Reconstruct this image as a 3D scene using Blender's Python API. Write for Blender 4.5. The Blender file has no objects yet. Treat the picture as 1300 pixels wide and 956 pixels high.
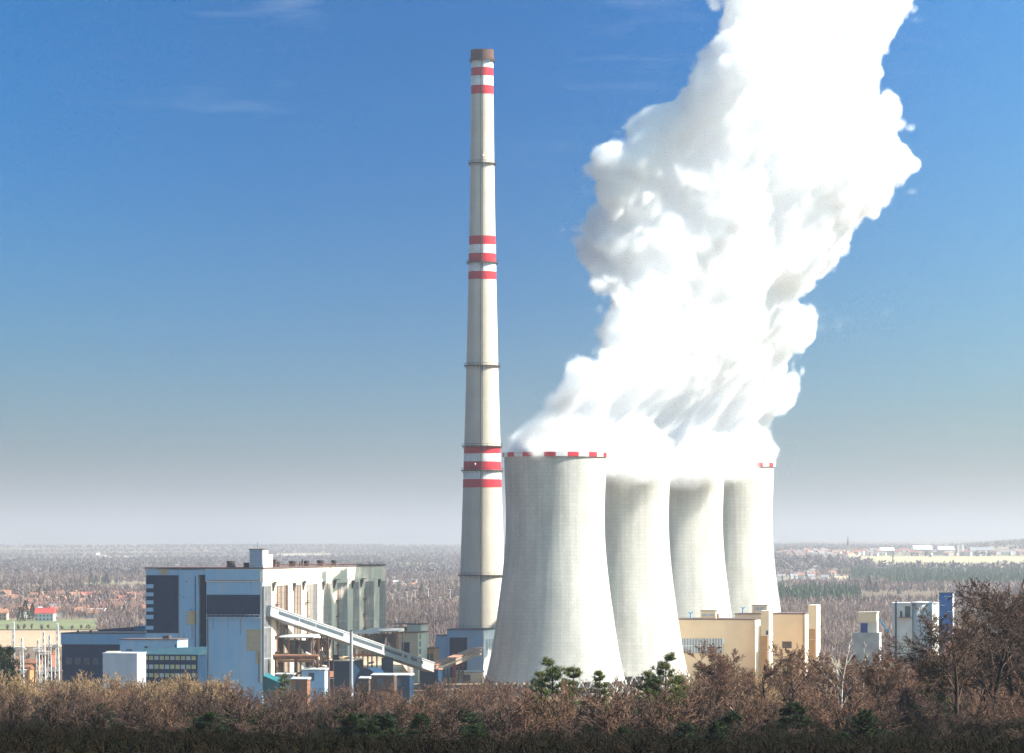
import bpy, math, random
import numpy as np
from mathutils import Vector, Matrix, noise as mnoise
R = math.radians
rnd = random.Random(7)
scene = bpy.context.scene
col = scene.collection

# ---------------------------------------------------------------- camera and projection helpers
F = 5277.0; CAMZ = 63.0; HOR = 688.0; CX = 650.0      # a long lens on a hill 63 m above the plant
cam_data = bpy.data.cameras.new("camera")
cam = bpy.data.objects.new("camera", cam_data); col.objects.link(cam)
cam.location = (0, 0, CAMZ); cam.rotation_euler = (R(90), 0, 0)
cam_data.sensor_width = 36; cam_data.lens = F / 1300 * 36
cam_data.shift_y = 210 / 1300
cam_data.clip_start = 1; cam_data.clip_end = 300000
scene.camera = cam

def X_(px, Y): return (px - CX) * Y / F
def Z_(py, Y): return CAMZ + (HOR - py) * Y / F
def ground_Y(py): return F * CAMZ / (py - HOR)

TH = R(-10.13)                                        # the plant's site grid is turned ten degrees
UX = (math.cos(TH), math.sin(TH)); UY = (-math.sin(TH), math.cos(TH))

def smooth(a, b, x):
    t = min(1, max(0, (x - a) / (b - a))); return t * t * (3 - 2 * t)

def terrain(x, y):
    """camera hill in front, plant on the plain, a gentle plateau far right"""
    if y < 1000: z = 59.5 + 1.8 * (1 - smooth(5, 60, y)) - .0385 * max(y, 0)
    elif y < 1360: z = 21.0 * (1 - smooth(1000, 1360, y))
    else: z = 0
    if y < 1000:
        z += .5 * math.sin(x * .05 + y * .013) * smooth(150, 400, y)
    if y > 6000:
        k = x / y
        z += 26 * smooth(6500, 10500, y) * smooth(.03, .075, k)
        z += 40 * smooth(11500, 15000, y) * smooth(.10, .135, k)
        z += 12 * smooth(9000, 16000, y) * (.5 + .5 * math.sin(x * .0011 + 1.3) )
        z += 40 * smooth(16000, 26000, y) * (.6 + .4 * math.sin(x * .0007) * math.cos(y * .0004))
    return z

# ---------------------------------------------------------------- object helpers
def tag(o, label=None, cat=None, group=None, kind=None):
    if label: o["label"] = label
    if cat: o["category"] = cat
    if group: o["group"] = group
    if kind: o["kind"] = kind
    return o

def empty(name, loc, rz=0, label=None, cat=None, group=None):
    o = bpy.data.objects.new(name, None); col.objects.link(o)
    o.location = loc; o.rotation_euler = (0, 0, rz); o.empty_display_size = 1
    return tag(o, label, cat, group)

class MB:
    """collects shapes and links them as one mesh object"""
    def __init__(s): s.v = []; s.f = []; s.m = []; s.sm = []
    def add(s, vs, fs, mi=0, smooth_=False):
        b = len(s.v); s.v += [tuple(p) for p in vs]
        for f in fs: s.f.append(tuple(b + i for i in f)); s.m.append(mi); s.sm.append(smooth_)
        return s
    def box(s, x0, x1, y0, y1, z0, z1, mi=0):
        vs = [(x0,y0,z0),(x1,y0,z0),(x1,y1,z0),(x0,y1,z0),(x0,y0,z1),(x1,y0,z1),(x1,y1,z1),(x0,y1,z1)]
        fs = [(0,3,2,1),(4,5,6,7),(0,1,5,4),(1,2,6,5),(2,3,7,6),(3,0,4,7)]
        return s.add(vs, fs, mi)
    def hexa(s, vs, mi=0):
        return s.add(vs, [(0,3,2,1),(4,5,6,7),(0,1,5,4),(1,2,6,5),(2,3,7,6),(3,0,4,7)], mi)
    def tube(s, p0, p1, r0, r1=None, n=6, mi=0, cap=True, sm=True):
        r1 = r0 if r1 is None else r1
        p0 = Vector(p0); p1 = Vector(p1); d = p1 - p0
        if d.length < 1e-6: return s
        d.normalize(); a = Vector((0,0,1)) if abs(d.z) < .9 else Vector((1,0,0))
        u = d.cross(a).normalized(); w = d.cross(u)
        vs = []
        for p, r in ((p0, r0), (p1, r1)):
            for i in range(n):
                t = 2 * math.pi * i / n; vs.append(p + u * (r * math.cos(t)) + w * (r * math.sin(t)))
        fs = [(i, (i + 1) % n, n + (i + 1) % n, n + i) for i in range(n)]
        s.add(vs, fs, mi, sm)
        if cap: s.add([vs[i] for i in range(n)], [tuple(range(n - 1, -1, -1))], mi); s.add([vs[n + i] for i in range(n)], [tuple(range(n))], mi)
        return s
    def beam(s, p0, p1, w, h, mi=0, w1=None, h1=None):
        """box beam from p0 to p1, width w across, height h up"""
        p0 = Vector(p0); p1 = Vector(p1); d = (p1 - p0).normalized()
        side = d.cross(Vector((0,0,1)))
        if side.length < 1e-3: side = Vector((1,0,0))
        side.normalize(); up = side.cross(d)
        w1 = w1 or w; h1 = h1 or h
        a, b = side * (w / 2), up * (h / 2); a1, b1 = side * (w1 / 2), up * (h1 / 2)
        vs = [p0 - a - b, p0 + a - b, p1 + a1 - b1, p1 - a1 - b1, p0 - a + b, p0 + a + b, p1 + a1 + b1, p1 - a1 + b1]
        return s.hexa(vs, mi)
    def lathe(s, prof, n=48, mi=0, c=(0,0), a0=0, a1=2*math.pi, closed=True, sm=True):
        vs = []; k = n if closed else n + 1
        for r, z in prof:
            for i in range(k):
                t = a0 + (a1 - a0) * i / n; vs.append((c[0] + r * math.cos(t), c[1] + r * math.sin(t), z))
        fs = []
        for j in range(len(prof) - 1):
            for i in range(n):
                i2 = (i + 1) % k if closed else i + 1
                fs.append((j * k + i, j * k + i2, (j + 1) * k + i2, (j + 1) * k + i))
        return s.add(vs, fs, mi, sm)
    def prism(s, poly, x0, x1, mi=0):
        """profile poly in (y,z) extruded along x"""
        n = len(poly); vs = [(x0, y, z) for y, z in poly] + [(x1, y, z) for y, z in poly]
        fs = [tuple(range(n - 1, -1, -1)), tuple(range(n, 2 * n))] + [(i, (i + 1) % n, n + (i + 1) % n, n + i) for i in range(n)]
        return s.add(vs, fs, mi)
    def build(s, name, mat, parent=None, loc=None, label=None):
        me = bpy.data.meshes.new(name); me.from_pydata(s.v, [], s.f)
        mats = mat if isinstance(mat, (list, tuple)) else [mat]
        for m in mats: me.materials.append(m)
        me.polygons.foreach_set("material_index", s.m); me.polygons.foreach_set("use_smooth", s.sm)
        me.update()
        o = bpy.data.objects.new(name, me); col.objects.link(o)
        if parent: o.parent = parent
        if loc: o.location = loc
        if label: o["label"] = label
        return o

def np_mesh(name, verts, faces, mats, midx=None, colors=None, parent=None, smooth_=False):
    """fast mesh from numpy arrays; all faces with the same corner count"""
    me = bpy.data.meshes.new(name); nv = len(verts); nf, k = faces.shape
    me.vertices.add(nv); me.vertices.foreach_set("co", np.asarray(verts, np.float32).ravel())
    me.loops.add(nf * k); me.loops.foreach_set("vertex_index", faces.astype(np.int32).ravel())
    me.polygons.add(nf); me.polygons.foreach_set("loop_start", (np.arange(nf) * k).astype(np.int32))
    me.polygons.foreach_set("loop_total", np.full(nf, k, np.int32))
    for m in mats: me.materials.append(m)
    if midx is not None: me.polygons.foreach_set("material_index", midx.astype(np.int32))
    if smooth_: me.polygons.foreach_set("use_smooth", np.ones(nf, bool))
    me.update(calc_edges=True)
    if colors is not None:
        at = me.color_attributes.new("tint", 'FLOAT_COLOR', 'POINT')
        at.data.foreach_set("color", np.asarray(colors, np.float32).ravel())
    o = bpy.data.objects.new(name, me); col.objects.link(o)
    if parent: o.parent = parent
    return o

# ---------------------------------------------------------------- materials
MATS = {}
def nodes_of(m): m.use_nodes = True; return m.node_tree, m.node_tree.nodes["Principled BSDF"]
def mat(name, c, c2=None, scale=.3, rough=.8, metal=0, detail=4, stretch=(1,1,1), bump=0, fac=(.35,.65), extra=None, coord='Object'):
    """two-tone weathered surface: noise between colour c and c2, plus optional bump"""
    if name in MATS: return MATS[name]
    m = bpy.data.materials.new(name); nt, b = nodes_of(m); N = nt.nodes; L = nt.links
    b.inputs['Roughness'].default_value = rough; b.inputs['Metallic'].default_value = metal; b.inputs['Specular IOR Level'].default_value = .12 if rough > .35 else .4
    c2 = c2 or tuple(x * .82 for x in c)
    tc = N.new('ShaderNodeTexCoord'); mp = N.new('ShaderNodeMapping'); mp.inputs['Scale'].default_value = stretch
    L.new(tc.outputs[coord], mp.inputs['Vector'])
    nz = N.new('ShaderNodeTexNoise'); nz.inputs['Scale'].default_value = scale; nz.inputs['Detail'].default_value = detail
    L.new(mp.outputs[0], nz.inputs['Vector'])
    mr = N.new('ShaderNodeMapRange'); mr.inputs['From Min'].default_value = fac[0]; mr.inputs['From Max'].default_value = fac[1]
    L.new(nz.outputs[0], mr.inputs['Value'])
    mx = N.new('ShaderNodeMix'); mx.data_type = 'RGBA'
    mx.inputs[6].default_value = (*c, 1); mx.inputs[7].default_value = (*c2, 1)
    L.new(mr.outputs[0], mx.inputs[0]); L.new(mx.outputs[2], b.inputs['Base Color'])
    if bump:
        bp = N.new('ShaderNodeBump'); bp.inputs['Strength'].default_value = bump; bp.inputs['Distance'].default_value = .1
        L.new(nz.outputs[0], bp.inputs['Height']); L.new(bp.outputs[0], b.inputs['Normal'])
    if extra: extra(nt, b, mx, mp, tc)
    MATS[name] = m; return m

def lines_extra(sx=0, sz=0, dark=.85, axis='xz', width=.06, vary=.0):
    """panel joints: thin darker lines every sx metres across and sz metres up (object space)"""
    def fn(nt, b, mx, mp, tc):
        N = nt.nodes; L = nt.links
        br = N.new('ShaderNodeTexBrick'); br.offset = 0; br.inputs['Scale'].default_value = 1
        br.inputs['Brick Width'].default_value = sx or 1000; br.inputs['Row Height'].default_value = sz or 1000
        br.inputs['Mortar Size'].default_value = width; br.inputs['Mortar Smooth'].default_value = .3
        v = 1.0; br.inputs['Color1'].default_value = (v, v, v, 1); br.inputs['Color2'].default_value = (v - vary, v - vary, v - vary, 1)
        br.inputs['Mortar'].default_value = (dark, dark, dark, 1)
        sp = N.new('ShaderNodeSeparateXYZ'); cb = N.new('ShaderNodeCombineXYZ'); L.new(tc.outputs['Object'], sp.inputs[0])
        L.new(sp.outputs['X' if axis[0] == 'x' else 'Y'], cb.inputs[0]); L.new(sp.outputs['Z'], cb.inputs[1])
        L.new(cb.outputs[0], br.inputs['Vector'])
        mm = N.new('ShaderNodeMix'); mm.data_type = 'RGBA'; mm.blend_type = 'MULTIPLY'; mm.inputs[0].default_value = 1
        L.new(mx.outputs[2], mm.inputs[6]); L.new(br.outputs[0], mm.inputs[7]); L.new(mm.outputs[2], b.inputs['Base Color'])
    return fn

def cyl_extra(hz=1.5, seg=2.4, radius=24, dark=.86, vary=.06, streak=.12, bump=.25):
    """formwork lifts and vertical streaks round an upright axis at the object's origin"""
    def fn(nt, b, mx, mp, tc):
        N = nt.nodes; L = nt.links
        sp = N.new('ShaderNodeSeparateXYZ'); L.new(tc.outputs['Object'], sp.inputs[0])
        at = N.new('ShaderNodeMath'); at.operation = 'ARCTAN2'; L.new(sp.outputs['Y'], at.inputs[0]); L.new(sp.outputs['X'], at.inputs[1])
        mu = N.new('ShaderNodeMath'); mu.operation = 'MULTIPLY'; mu.inputs[1].default_value = radius; L.new(at.outputs[0], mu.inputs[0])
        cb = N.new('ShaderNodeCombineXYZ'); L.new(mu.outputs[0], cb.inputs[0]); L.new(sp.outputs['Z'], cb.inputs[1])
        br = N.new('ShaderNodeTexBrick'); br.offset = 0.5; br.inputs['Scale'].default_value = 1
        br.inputs['Brick Width'].default_value = seg; br.inputs['Row Height'].default_value = hz
        br.inputs['Mortar Size'].default_value = .09; br.inputs['Mortar Smooth'].default_value = .5
        br.inputs['Color1'].default_value = (1, 1, 1, 1); br.inputs['Color2'].default_value = (1 - vary,) * 3 + (1,)
        br.inputs['Mortar'].default_value = (dark,) * 3 + (1,)
        L.new(cb.outputs[0], br.inputs['Vector'])
        mm = N.new('ShaderNodeMix'); mm.data_type = 'RGBA'; mm.blend_type = 'MULTIPLY'; mm.inputs[0].default_value = 1
        L.new(mx.outputs[2], mm.inputs[6]); L.new(br.outputs[0], mm.inputs[7])
        m2 = N.new('ShaderNodeMapping'); m2.inputs['Scale'].default_value = (.45, .025, 1); L.new(cb.outputs[0], m2.inputs[0])
        nz = N.new('ShaderNodeTexNoise'); nz.inputs['Scale'].default_value = 1; nz.inputs['Detail'].default_value = 5; L.new(m2.outputs[0], nz.inputs['Vector'])
        mr = N.new('ShaderNodeMapRange'); mr.inputs['From Min'].default_value = .3; mr.inputs['From Max'].default_value = .7
        mr.inputs['To Min'].default_value = 1 - streak; mr.inputs['To Max'].default_value = 1
        L.new(nz.outputs[0], mr.inputs['Value'])
        m3 = N.new('ShaderNodeMix'); m3.data_type = 'RGBA'; m3.blend_type = 'MULTIPLY'; m3.inputs[0].default_value = 1
        L.new(mm.outputs[2], m3.inputs[6]); L.new(mr.outputs[0], m3.inputs[7]); L.new(m3.outputs[2], b.inputs['Base Color'])
        ad = N.new('ShaderNodeMath'); ad.operation = 'ADD'; L.new(br.outputs[0], ad.inputs[0]); L.new(nz.outputs[0], ad.inputs[1])
        bp = N.new('ShaderNodeBump'); bp.inputs['Strength'].default_value = bump; bp.inputs['Distance'].default_value = .35
        L.new(ad.outputs[0], bp.inputs['Height']); L.new(bp.outputs[0], b.inputs['Normal'])
    return fn

def tint_mat(name, mul=(1,1,1), rough=.9, trans=0.0):
    """colour from each tree's own tint"""
    m = bpy.data.materials.new(name); nt, b = nodes_of(m); N = nt.nodes; L = nt.links
    a = N.new('ShaderNodeVertexColor'); a.layer_name = 'tint'
    mm = N.new('ShaderNodeMix'); mm.data_type = 'RGBA'; mm.blend_type = 'MULTIPLY'; mm.inputs[0].default_value = 1
    mm.inputs[7].default_value = (*mul, 1)
    L.new(a.outputs[0], mm.inputs[6]); L.new(mm.outputs[2], b.inputs['Base Color']); b.inputs['Roughness'].default_value = rough; b.inputs['Specular IOR Level'].default_value = 0
    return m
SKYK = 2.7; SKYX = 6.0; DUST = 4.5; SKYSAT = 1.8; SKYHUE = .487; SKYSTR = .054; EXPO = 1.5; SKYTINT = (.32, .73, .97)
HZ = 125000.0; HAZED = 6.2e-5; HAZEC = (.90, .86, .88); HAZEG = .62
STEAMD = .36; STEAMC = (.952, .954, .957); INNER = .07; VOX = .95
# ---------------------------------------------------------------- light, sky, air
SUN_EL, PHI = 42, 5                                  # sun to the right, a touch in front of the subject
sl = bpy.data.lights.new("sun", 'SUN'); sl.energy = 5.0; sl.angle = R(.53); sl.color = (1, .95, .86)
so = bpy.data.objects.new("sun", sl); col.objects.link(so)
sdir = Vector((math.cos(R(PHI)) * math.cos(R(SUN_EL)), -math.sin(R(PHI)) * math.cos(R(SUN_EL)), math.sin(R(SUN_EL))))
so.rotation_euler = sdir.to_track_quat('Z', 'Y').to_euler(); so.location = (300, 0, 400)
w = bpy.data.worlds.new("World"); scene.world = w; w.use_nodes = True
nt = w.node_tree; N = nt.nodes; L = nt.links; bg = N['Background']
sky = N.new('ShaderNodeTexSky'); sky.sky_type = 'NISHITA'; sky.sun_disc = False
sky.sun_elevation = R(SUN_EL); sky.sun_rotation = R(90 + PHI); sky.altitude = 200
sky.air_density = 1.0; sky.dust_density = DUST; sky.ozone_density = 3.0
tc = N.new('ShaderNodeTexCoord'); vm = N.new('ShaderNodeVectorMath'); vm.operation = 'MULTIPLY'; vm.inputs[1].default_value = (SKYX, 1, SKYK)
vn = N.new('ShaderNodeVectorMath'); vn.operation = 'NORMALIZE'
L.new(tc.outputs['Generated'], vm.inputs[0]); L.new(vm.outputs[0], vn.inputs[0]); L.new(vn.outputs[0], sky.inputs[0])
hs = N.new('ShaderNodeHueSaturation'); hs.inputs['Saturation'].default_value = SKYSAT; hs.inputs['Hue'].default_value = SKYHUE; hs.inputs['Value'].default_value = 1
L.new(sky.outputs[0], hs.inputs['Color'])
tn = N.new('ShaderNodeMix'); tn.data_type = 'RGBA'; tn.blend_type = 'MULTIPLY'; tn.inputs[0].default_value = 1; tn.inputs[7].default_value = (*SKYTINT, 1); L.new(hs.outputs[0], tn.inputs[6])
# thin high cirrus, fixed to sky directions
mpc = N.new('ShaderNodeMapping'); mpc.inputs['Scale'].default_value = (22, 22, 170); mpc.inputs['Rotation'].default_value = (0, R(-6), 0)
L.new(tc.outputs['Generated'], mpc.inputs[0])
cn = N.new('ShaderNodeTexNoise'); cn.inputs['Scale'].default_value = 1; cn.inputs['Detail'].default_value = 7; cn.inputs['Distortion'].default_value = .6
L.new(mpc.outputs[0], cn.inputs['Vector'])
cn2 = N.new('ShaderNodeTexNoise'); cn2.inputs['Scale'].default_value = 14; cn2.inputs['Detail'].default_value = 2; L.new(tc.outputs['Generated'], cn2.inputs['Vector'])
cm = N.new('ShaderNodeMath'); cm.operation = 'MULTIPLY'; L.new(cn.outputs[0], cm.inputs[0]); L.new(cn2.outputs[0], cm.inputs[1])
cr = N.new('ShaderNodeMapRange'); cr.inputs['From Min'].default_value = .30; cr.inputs['From Max'].default_value = .50; cr.inputs['To Max'].default_value = .22
L.new(cm.outputs[0], cr.inputs['Value'])
mxc = N.new('ShaderNodeMix'); mxc.data_type = 'RGBA'; mxc.inputs[7].default_value = (5.5, 6.2, 7.2, 1)
csp = N.new('ShaderNodeSeparateXYZ'); L.new(tc.outputs['Generated'], csp.inputs[0]); ce = N.new('ShaderNodeMapRange'); ce.inputs['From Min'].default_value = .085; ce.inputs['From Max'].default_value = .115; L.new(csp.outputs[2], ce.inputs['Value']); cf = N.new('ShaderNodeMath'); cf.operation = 'MULTIPLY'; L.new(cr.outputs[0], cf.inputs[0]); L.new(ce.outputs[0], cf.inputs[1]); L.new(cf.outputs[0], mxc.inputs[0]); L.new(tn.outputs[2], mxc.inputs[6]); L.new(mxc.outputs[2], bg.inputs[0])
bg.inputs[1].default_value = SKYSTR

vs = scene.view_settings; vs.view_transform = 'Standard'; vs.look = 'None'; vs.exposure = EXPO; vs.gamma = 1
cy = scene.cycles
cy.use_denoising = True; cy.use_adaptive_sampling = True; cy.adaptive_threshold = .02; cy.adaptive_min_samples = 12; cy.denoiser = 'OPENIMAGEDENOISE'; cy.denoising_prefilter = 'NONE'
cy.max_bounces = 32; cy.volume_bounces = 30; cy.diffuse_bounces = 3; cy.glossy_bounces = 2; cy.transmission_bounces = 4; cy.transparent_max_bounces = 8
cy.volume_step_rate = 3.0; cy.volume_max_steps = 512

# air: one closed box of thin haze round everything
hb = MB().box(-HZ, HZ, -HZ, HZ, -3, 345)
hm = bpy.data.materials.new("haze_air"); hm.use_nodes = True; hn = hm.node_tree
for n_ in list(hn.nodes):
    if n_.type == 'BSDF_PRINCIPLED': hn.nodes.remove(n_)
pv = hn.nodes.new('ShaderNodeVolumePrincipled'); pv.inputs['Density'].default_value = HAZED; pv.inputs['Color'].default_value = (*HAZEC, 1); pv.inputs['Anisotropy'].default_value = HAZEG
hn.links.new(pv.outputs[0], hn.nodes['Material Output'].inputs['Volume'])
haze = hb.build("haze", hm); tag(haze, "pale winter haze filling the air over the plain", kind="stuff")
# ---------------------------------------------------------------- cooling towers
conc_t = mat('tower_concrete', (.54, .515, .46), (.43, .41, .37), scale=.09, detail=8, rough=.9, stretch=(1, 1, .5), extra=cyl_extra(1.55, 2.2, 22, dark=.80, vary=.09, streak=.19, bump=.3))
red_paint = mat('red_paint', (.56, .025, .04), (.44, .04, .05), scale=.35, detail=8, rough=.6)
white_paint = mat('white_paint', (.78, .76, .72), (.60, .58, .54), scale=.35, detail=8, rough=.6)
dark_steel = mat('dark_steel', (.055, .05, .05), (.10, .08, .07), scale=.8, rough=.7)
PROF = [(29.3, 5.5), (27.9, 9.9), (26.6, 17), (25.4, 25), (24.3, 32.8), (22.9, 42), (21.6, 52), (21.0, 60), (20.75, 68), (20.7, 76), (20.8, 85), (21.05, 92), (21.25, 98.6)]
def fine_profile(P, n=60):
    zs = np.array([p[1] for p in P]); rs = np.array([p[0] for p in P]); c = np.polyfit(zs, rs, 5)
    z = np.linspace(zs[0], zs[-1], n); return [(float(np.polyval(c, t)), float(t)) for t in z]
TOWERS = [(18.0, 1730), (47.5, 1805), (74.8, 1880), (101.9, 1955)]
TLAB = ['grey concrete cooling tower nearest the chimney, its left half in shade',
        'second cooling tower from the chimney, half hidden by the nearest one',
        'third cooling tower from the chimney, its top lost in steam',
        'farthest and rightmost cooling tower, a short red and white rim showing']
sh = MB(); op = fine_profile(PROF); sh.lathe(op, 128)
ip = [(r - .45, z) for r, z in op][::-1]; sh.lathe(ip, 128)
zr = op[-1][1]; sh.lathe([(op[-1][0], zr), (ip[0][0], zr)], 128, sm=False); sh.lathe([(ip[-1][0], 5.5), (op[0][0], 5.5)], 128, sm=False)
rim = MB(); Rr = op[-1][0] + .75; ns = 28
for k in range(ns):
    a0, a1 = 2 * math.pi * k / ns, 2 * math.pi * (k + 1) / ns
    rim.lathe([(Rr - 1.3, zr - .3), (Rr, zr - .3), (Rr, zr + 1.5), (Rr - 1.3, zr + 1.5), (Rr - 1.3, zr - .3)], 5, mi=k % 2, a0=a0, a1=a1, closed=False, sm=False)
lad = MB()
for s_ in (-.35, .35):
    for (r0, z0), (r1, z1) in zip(op[:-1:4], op[4::4]): lad.tube((s_, -(r0 + .35), z0), (s_, -(r1 + .35), z1), .07, n=4)
for i in range(0, 60): r0, z0 = op[i]; lad.tube((-.35, -(r0 + .35), z0), (.35, -(r0 + .35), z0), .05, n=3)
basin = MB(); basin.lathe([(31.5, -1), (31.5, .9), (30.6, .9), (30.6, .3), (.01, .3)], 96, sm=False)
shell_o = None
for k, ((tx, ty), lb) in enumerate(zip(TOWERS, TLAB)):
    t = empty('cooling_tower', (tx, ty, 0), k * 1.9, lb, 'cooling tower', 'row of four cooling towers')
    if k == 0:
        kids = [sh.build('shell', conc_t, t), rim.build('rim', [red_paint, white_paint], t), basin.build('basin', conc_t, t)]
        for i in range(36):
            a = 2 * math.pi * i / 36; b_ = 2 * math.pi * (i + .5) / 36; c_ = 2 * math.pi * (i - .5) / 36
            m_ = MB(); top = (29.1 * math.cos(a), 29.1 * math.sin(a), 5.7)
            for q in (b_, c_): m_.tube((30.9 * math.cos(q), 30.9 * math.sin(q), .3), top, .38, n=6)
            kids.append(m_.build('support_leg', conc_t, t))
        first = kids
    else:
        for o in first: c = o.copy(); col.objects.link(c); c.parent = t

# ---------------------------------------------------------------- tall chimney
CY = 2000.0; cxm = X_(612.3, CY)
conc_c = mat('chimney_concrete', (.64, .57, .46), (.57, .50, .40), scale=.06, detail=5, rough=.9, extra=cyl_extra(2.6, 60, 9, dark=.95, vary=.04, streak=.08))
rust_cap = mat('cap_brick', (.15, .08, .06), (.10, .06, .05), scale=.7, rough=.85)
CP = [(853, 32.5), (795, 30.6), (730, 28.2), (600, 23.8), (465, 20.4), (333, 17.3), (207, 15.1), (77, 13.9), (64, 13.7)]
zs_ = np.array([Z_(p[0], CY) for p in CP]); rs_ = np.array([p[1] * CY / F for p in CP]); cc_ = np.polyfit(zs_, rs_, 4)
def cr_(z): return float(np.polyval(cc_, z))
ch = empty('chimney', (cxm, CY, 0), 0, 'very tall tapering concrete chimney with red and white bands', 'chimney')
m_ = MB(); zt = Z_(66, CY)
m_.lathe([(cr_(z), z) for z in np.linspace(0, zt, 70)], 64); m_.lathe([(cr_(zt), zt), (cr_(zt) - 1.2, zt), (cr_(zt) - 1.2, zt - 12)], 64, sm=False)
m_.build('shaft', conc_c, ch)
def band(y0, y1, mt, off, nm):
    z0, z1 = Z_(y1, CY), Z_(y0, CY); b = MB(); b.lathe([(cr_(z) + off, z) for z in np.linspace(z0, z1, 4)], 64)
    b.lathe([(cr_(z0) - .02, z0), (cr_(z0) + off, z0)], 64, sm=False); b.lathe([(cr_(z1) + off, z1), (cr_(z1) - .02, z1)], 64, sm=False)
    b.build(nm, mt, ch)
for y0, y1, k in [(77.5,86.5,1),(86.5,97,0),(97,109,1),(109,120,0),(300,311,0),(311,322,1),(322,332.6,0),(334,345,1),(345,355,0),(567.5,576,0),(576,586,1),(586,596.5,0),(598,608.5,1),(608.5,619,0)]:
    band(y0, y1, white_paint if k else red_paint, .06 + .01 * k, 'white_band' if k else 'red_band')
b = MB(); z0, z1 = Z_(77, CY), Z_(63.5, CY); b.lathe([(cr_(z0) - .1, z0), (cr_(z0) + .35, z0), (cr_(z1) + .35, z1), (cr_(z1) - 1.3, z1), (cr_(z1) - 1.3, z1 - 8)], 64, sm=False); b.build('cap', rust_cap, ch)
for yp in (77, 207.5, 333.3, 464.3, 566.5, 597.2, 730, 797):
    z = Z_(yp, CY); r = cr_(z); b = MB()
    b.lathe([(r - .05, z - .25), (r + 1.1, z - .25), (r + 1.1, z + .12), (r - .05, z + .12)], 48, sm=False)
    b.lathe([(r + 1.05, z + 1.05), (r + 1.12, z + 1.05), (r + 1.12, z + 1.18), (r + 1.05, z + 1.18), (r + 1.05, z + 1.05)], 48, sm=False)
    for i in range(24):
        a = 2 * math.pi * i / 24; b.tube(((r + 1.08) * math.cos(a), (r + 1.08) * math.sin(a), z), ((r + 1.08) * math.cos(a), (r + 1.08) * math.sin(a), z + 1.15), .05, n=4)
        b.tube(((r) * math.cos(a), (r) * math.sin(a), z - 1.4), ((r + 1.0) * math.cos(a), (r + 1.0) * math.sin(a), z - .2), .08, n=4)
    b.build('gallery_platform', dark_steel, ch)
b = MB(); a = R(-92)
zz = np.linspace(8, zt, 40)
for s_ in (-.35, .35):
    for z0, z1 in zip(zz[:-1], zz[1:]): b.tube((s_ + math.cos(a) * cr_(z0), math.sin(a) * (cr_(z0) + .4), z0), (s_ + math.cos(a) * cr_(z1), math.sin(a) * (cr_(z1) + .4), z1), .13, n=4)
b.build('ladder', dark_steel, ch)
for yp, dx in ((590, -9), (199, 1)):
    z = Z_(yp, CY); b = MB(); r = cr_(z) + .4; x_ = dx * CY / F
    b.lathe([(.02, -.5), (.3, -.5), (.42, .1), (.3, .55), (.02, .7)], 10, c=(0, 0)); o = b.build('warning_lamp', white_paint, ch); o.location = (x_, -math.sqrt(r * r - x_ * x_) - .3, z)
    
# ---------------------------------------------------------------- steam rising from the four towers: a fog grid computed by geometry nodes
PL = [(573,636),(560,634),(540,652),(520,674),(500,706),(480,738),(460,755),(440,762),(400,764),(380,760),(360,754),(320,758),(300,752),(270,752),(240,757),(215,762),(190,790),(170,808),(150,832),(120,880),(100,893),(60,903),(30,898),(0,902),(-60,915)]
PR = [(592,972),(573,975),(540,985),(520,998),(500,1006),(460,1012),(400,1014),(380,1018),(362,1042),(340,1062),(320,1068),(300,1082),(270,1112),(240,1136),(210,1138),(180,1136),(150,1124),(120,1106),(100,1098),(70,1098),(50,1112),(30,1130),(0,1150),(-60,1180)]
ZLO, ZHI, XLO, XHI = 92.0, 322.0, -14.0, 200.0
def table(P, Yb, Yt):
    out = []
    for y, x in P:
        t = smooth(573, 430, y) if y < 573 else 0
        Yd = Yb + (Yt - Yb) * t; out.append((Z_(y, Yd), X_(x, Yd)))
    out.sort(); return out
TL, TR = table(PL, 1730, 1780), table(PR, 1965, 1914)

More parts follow.
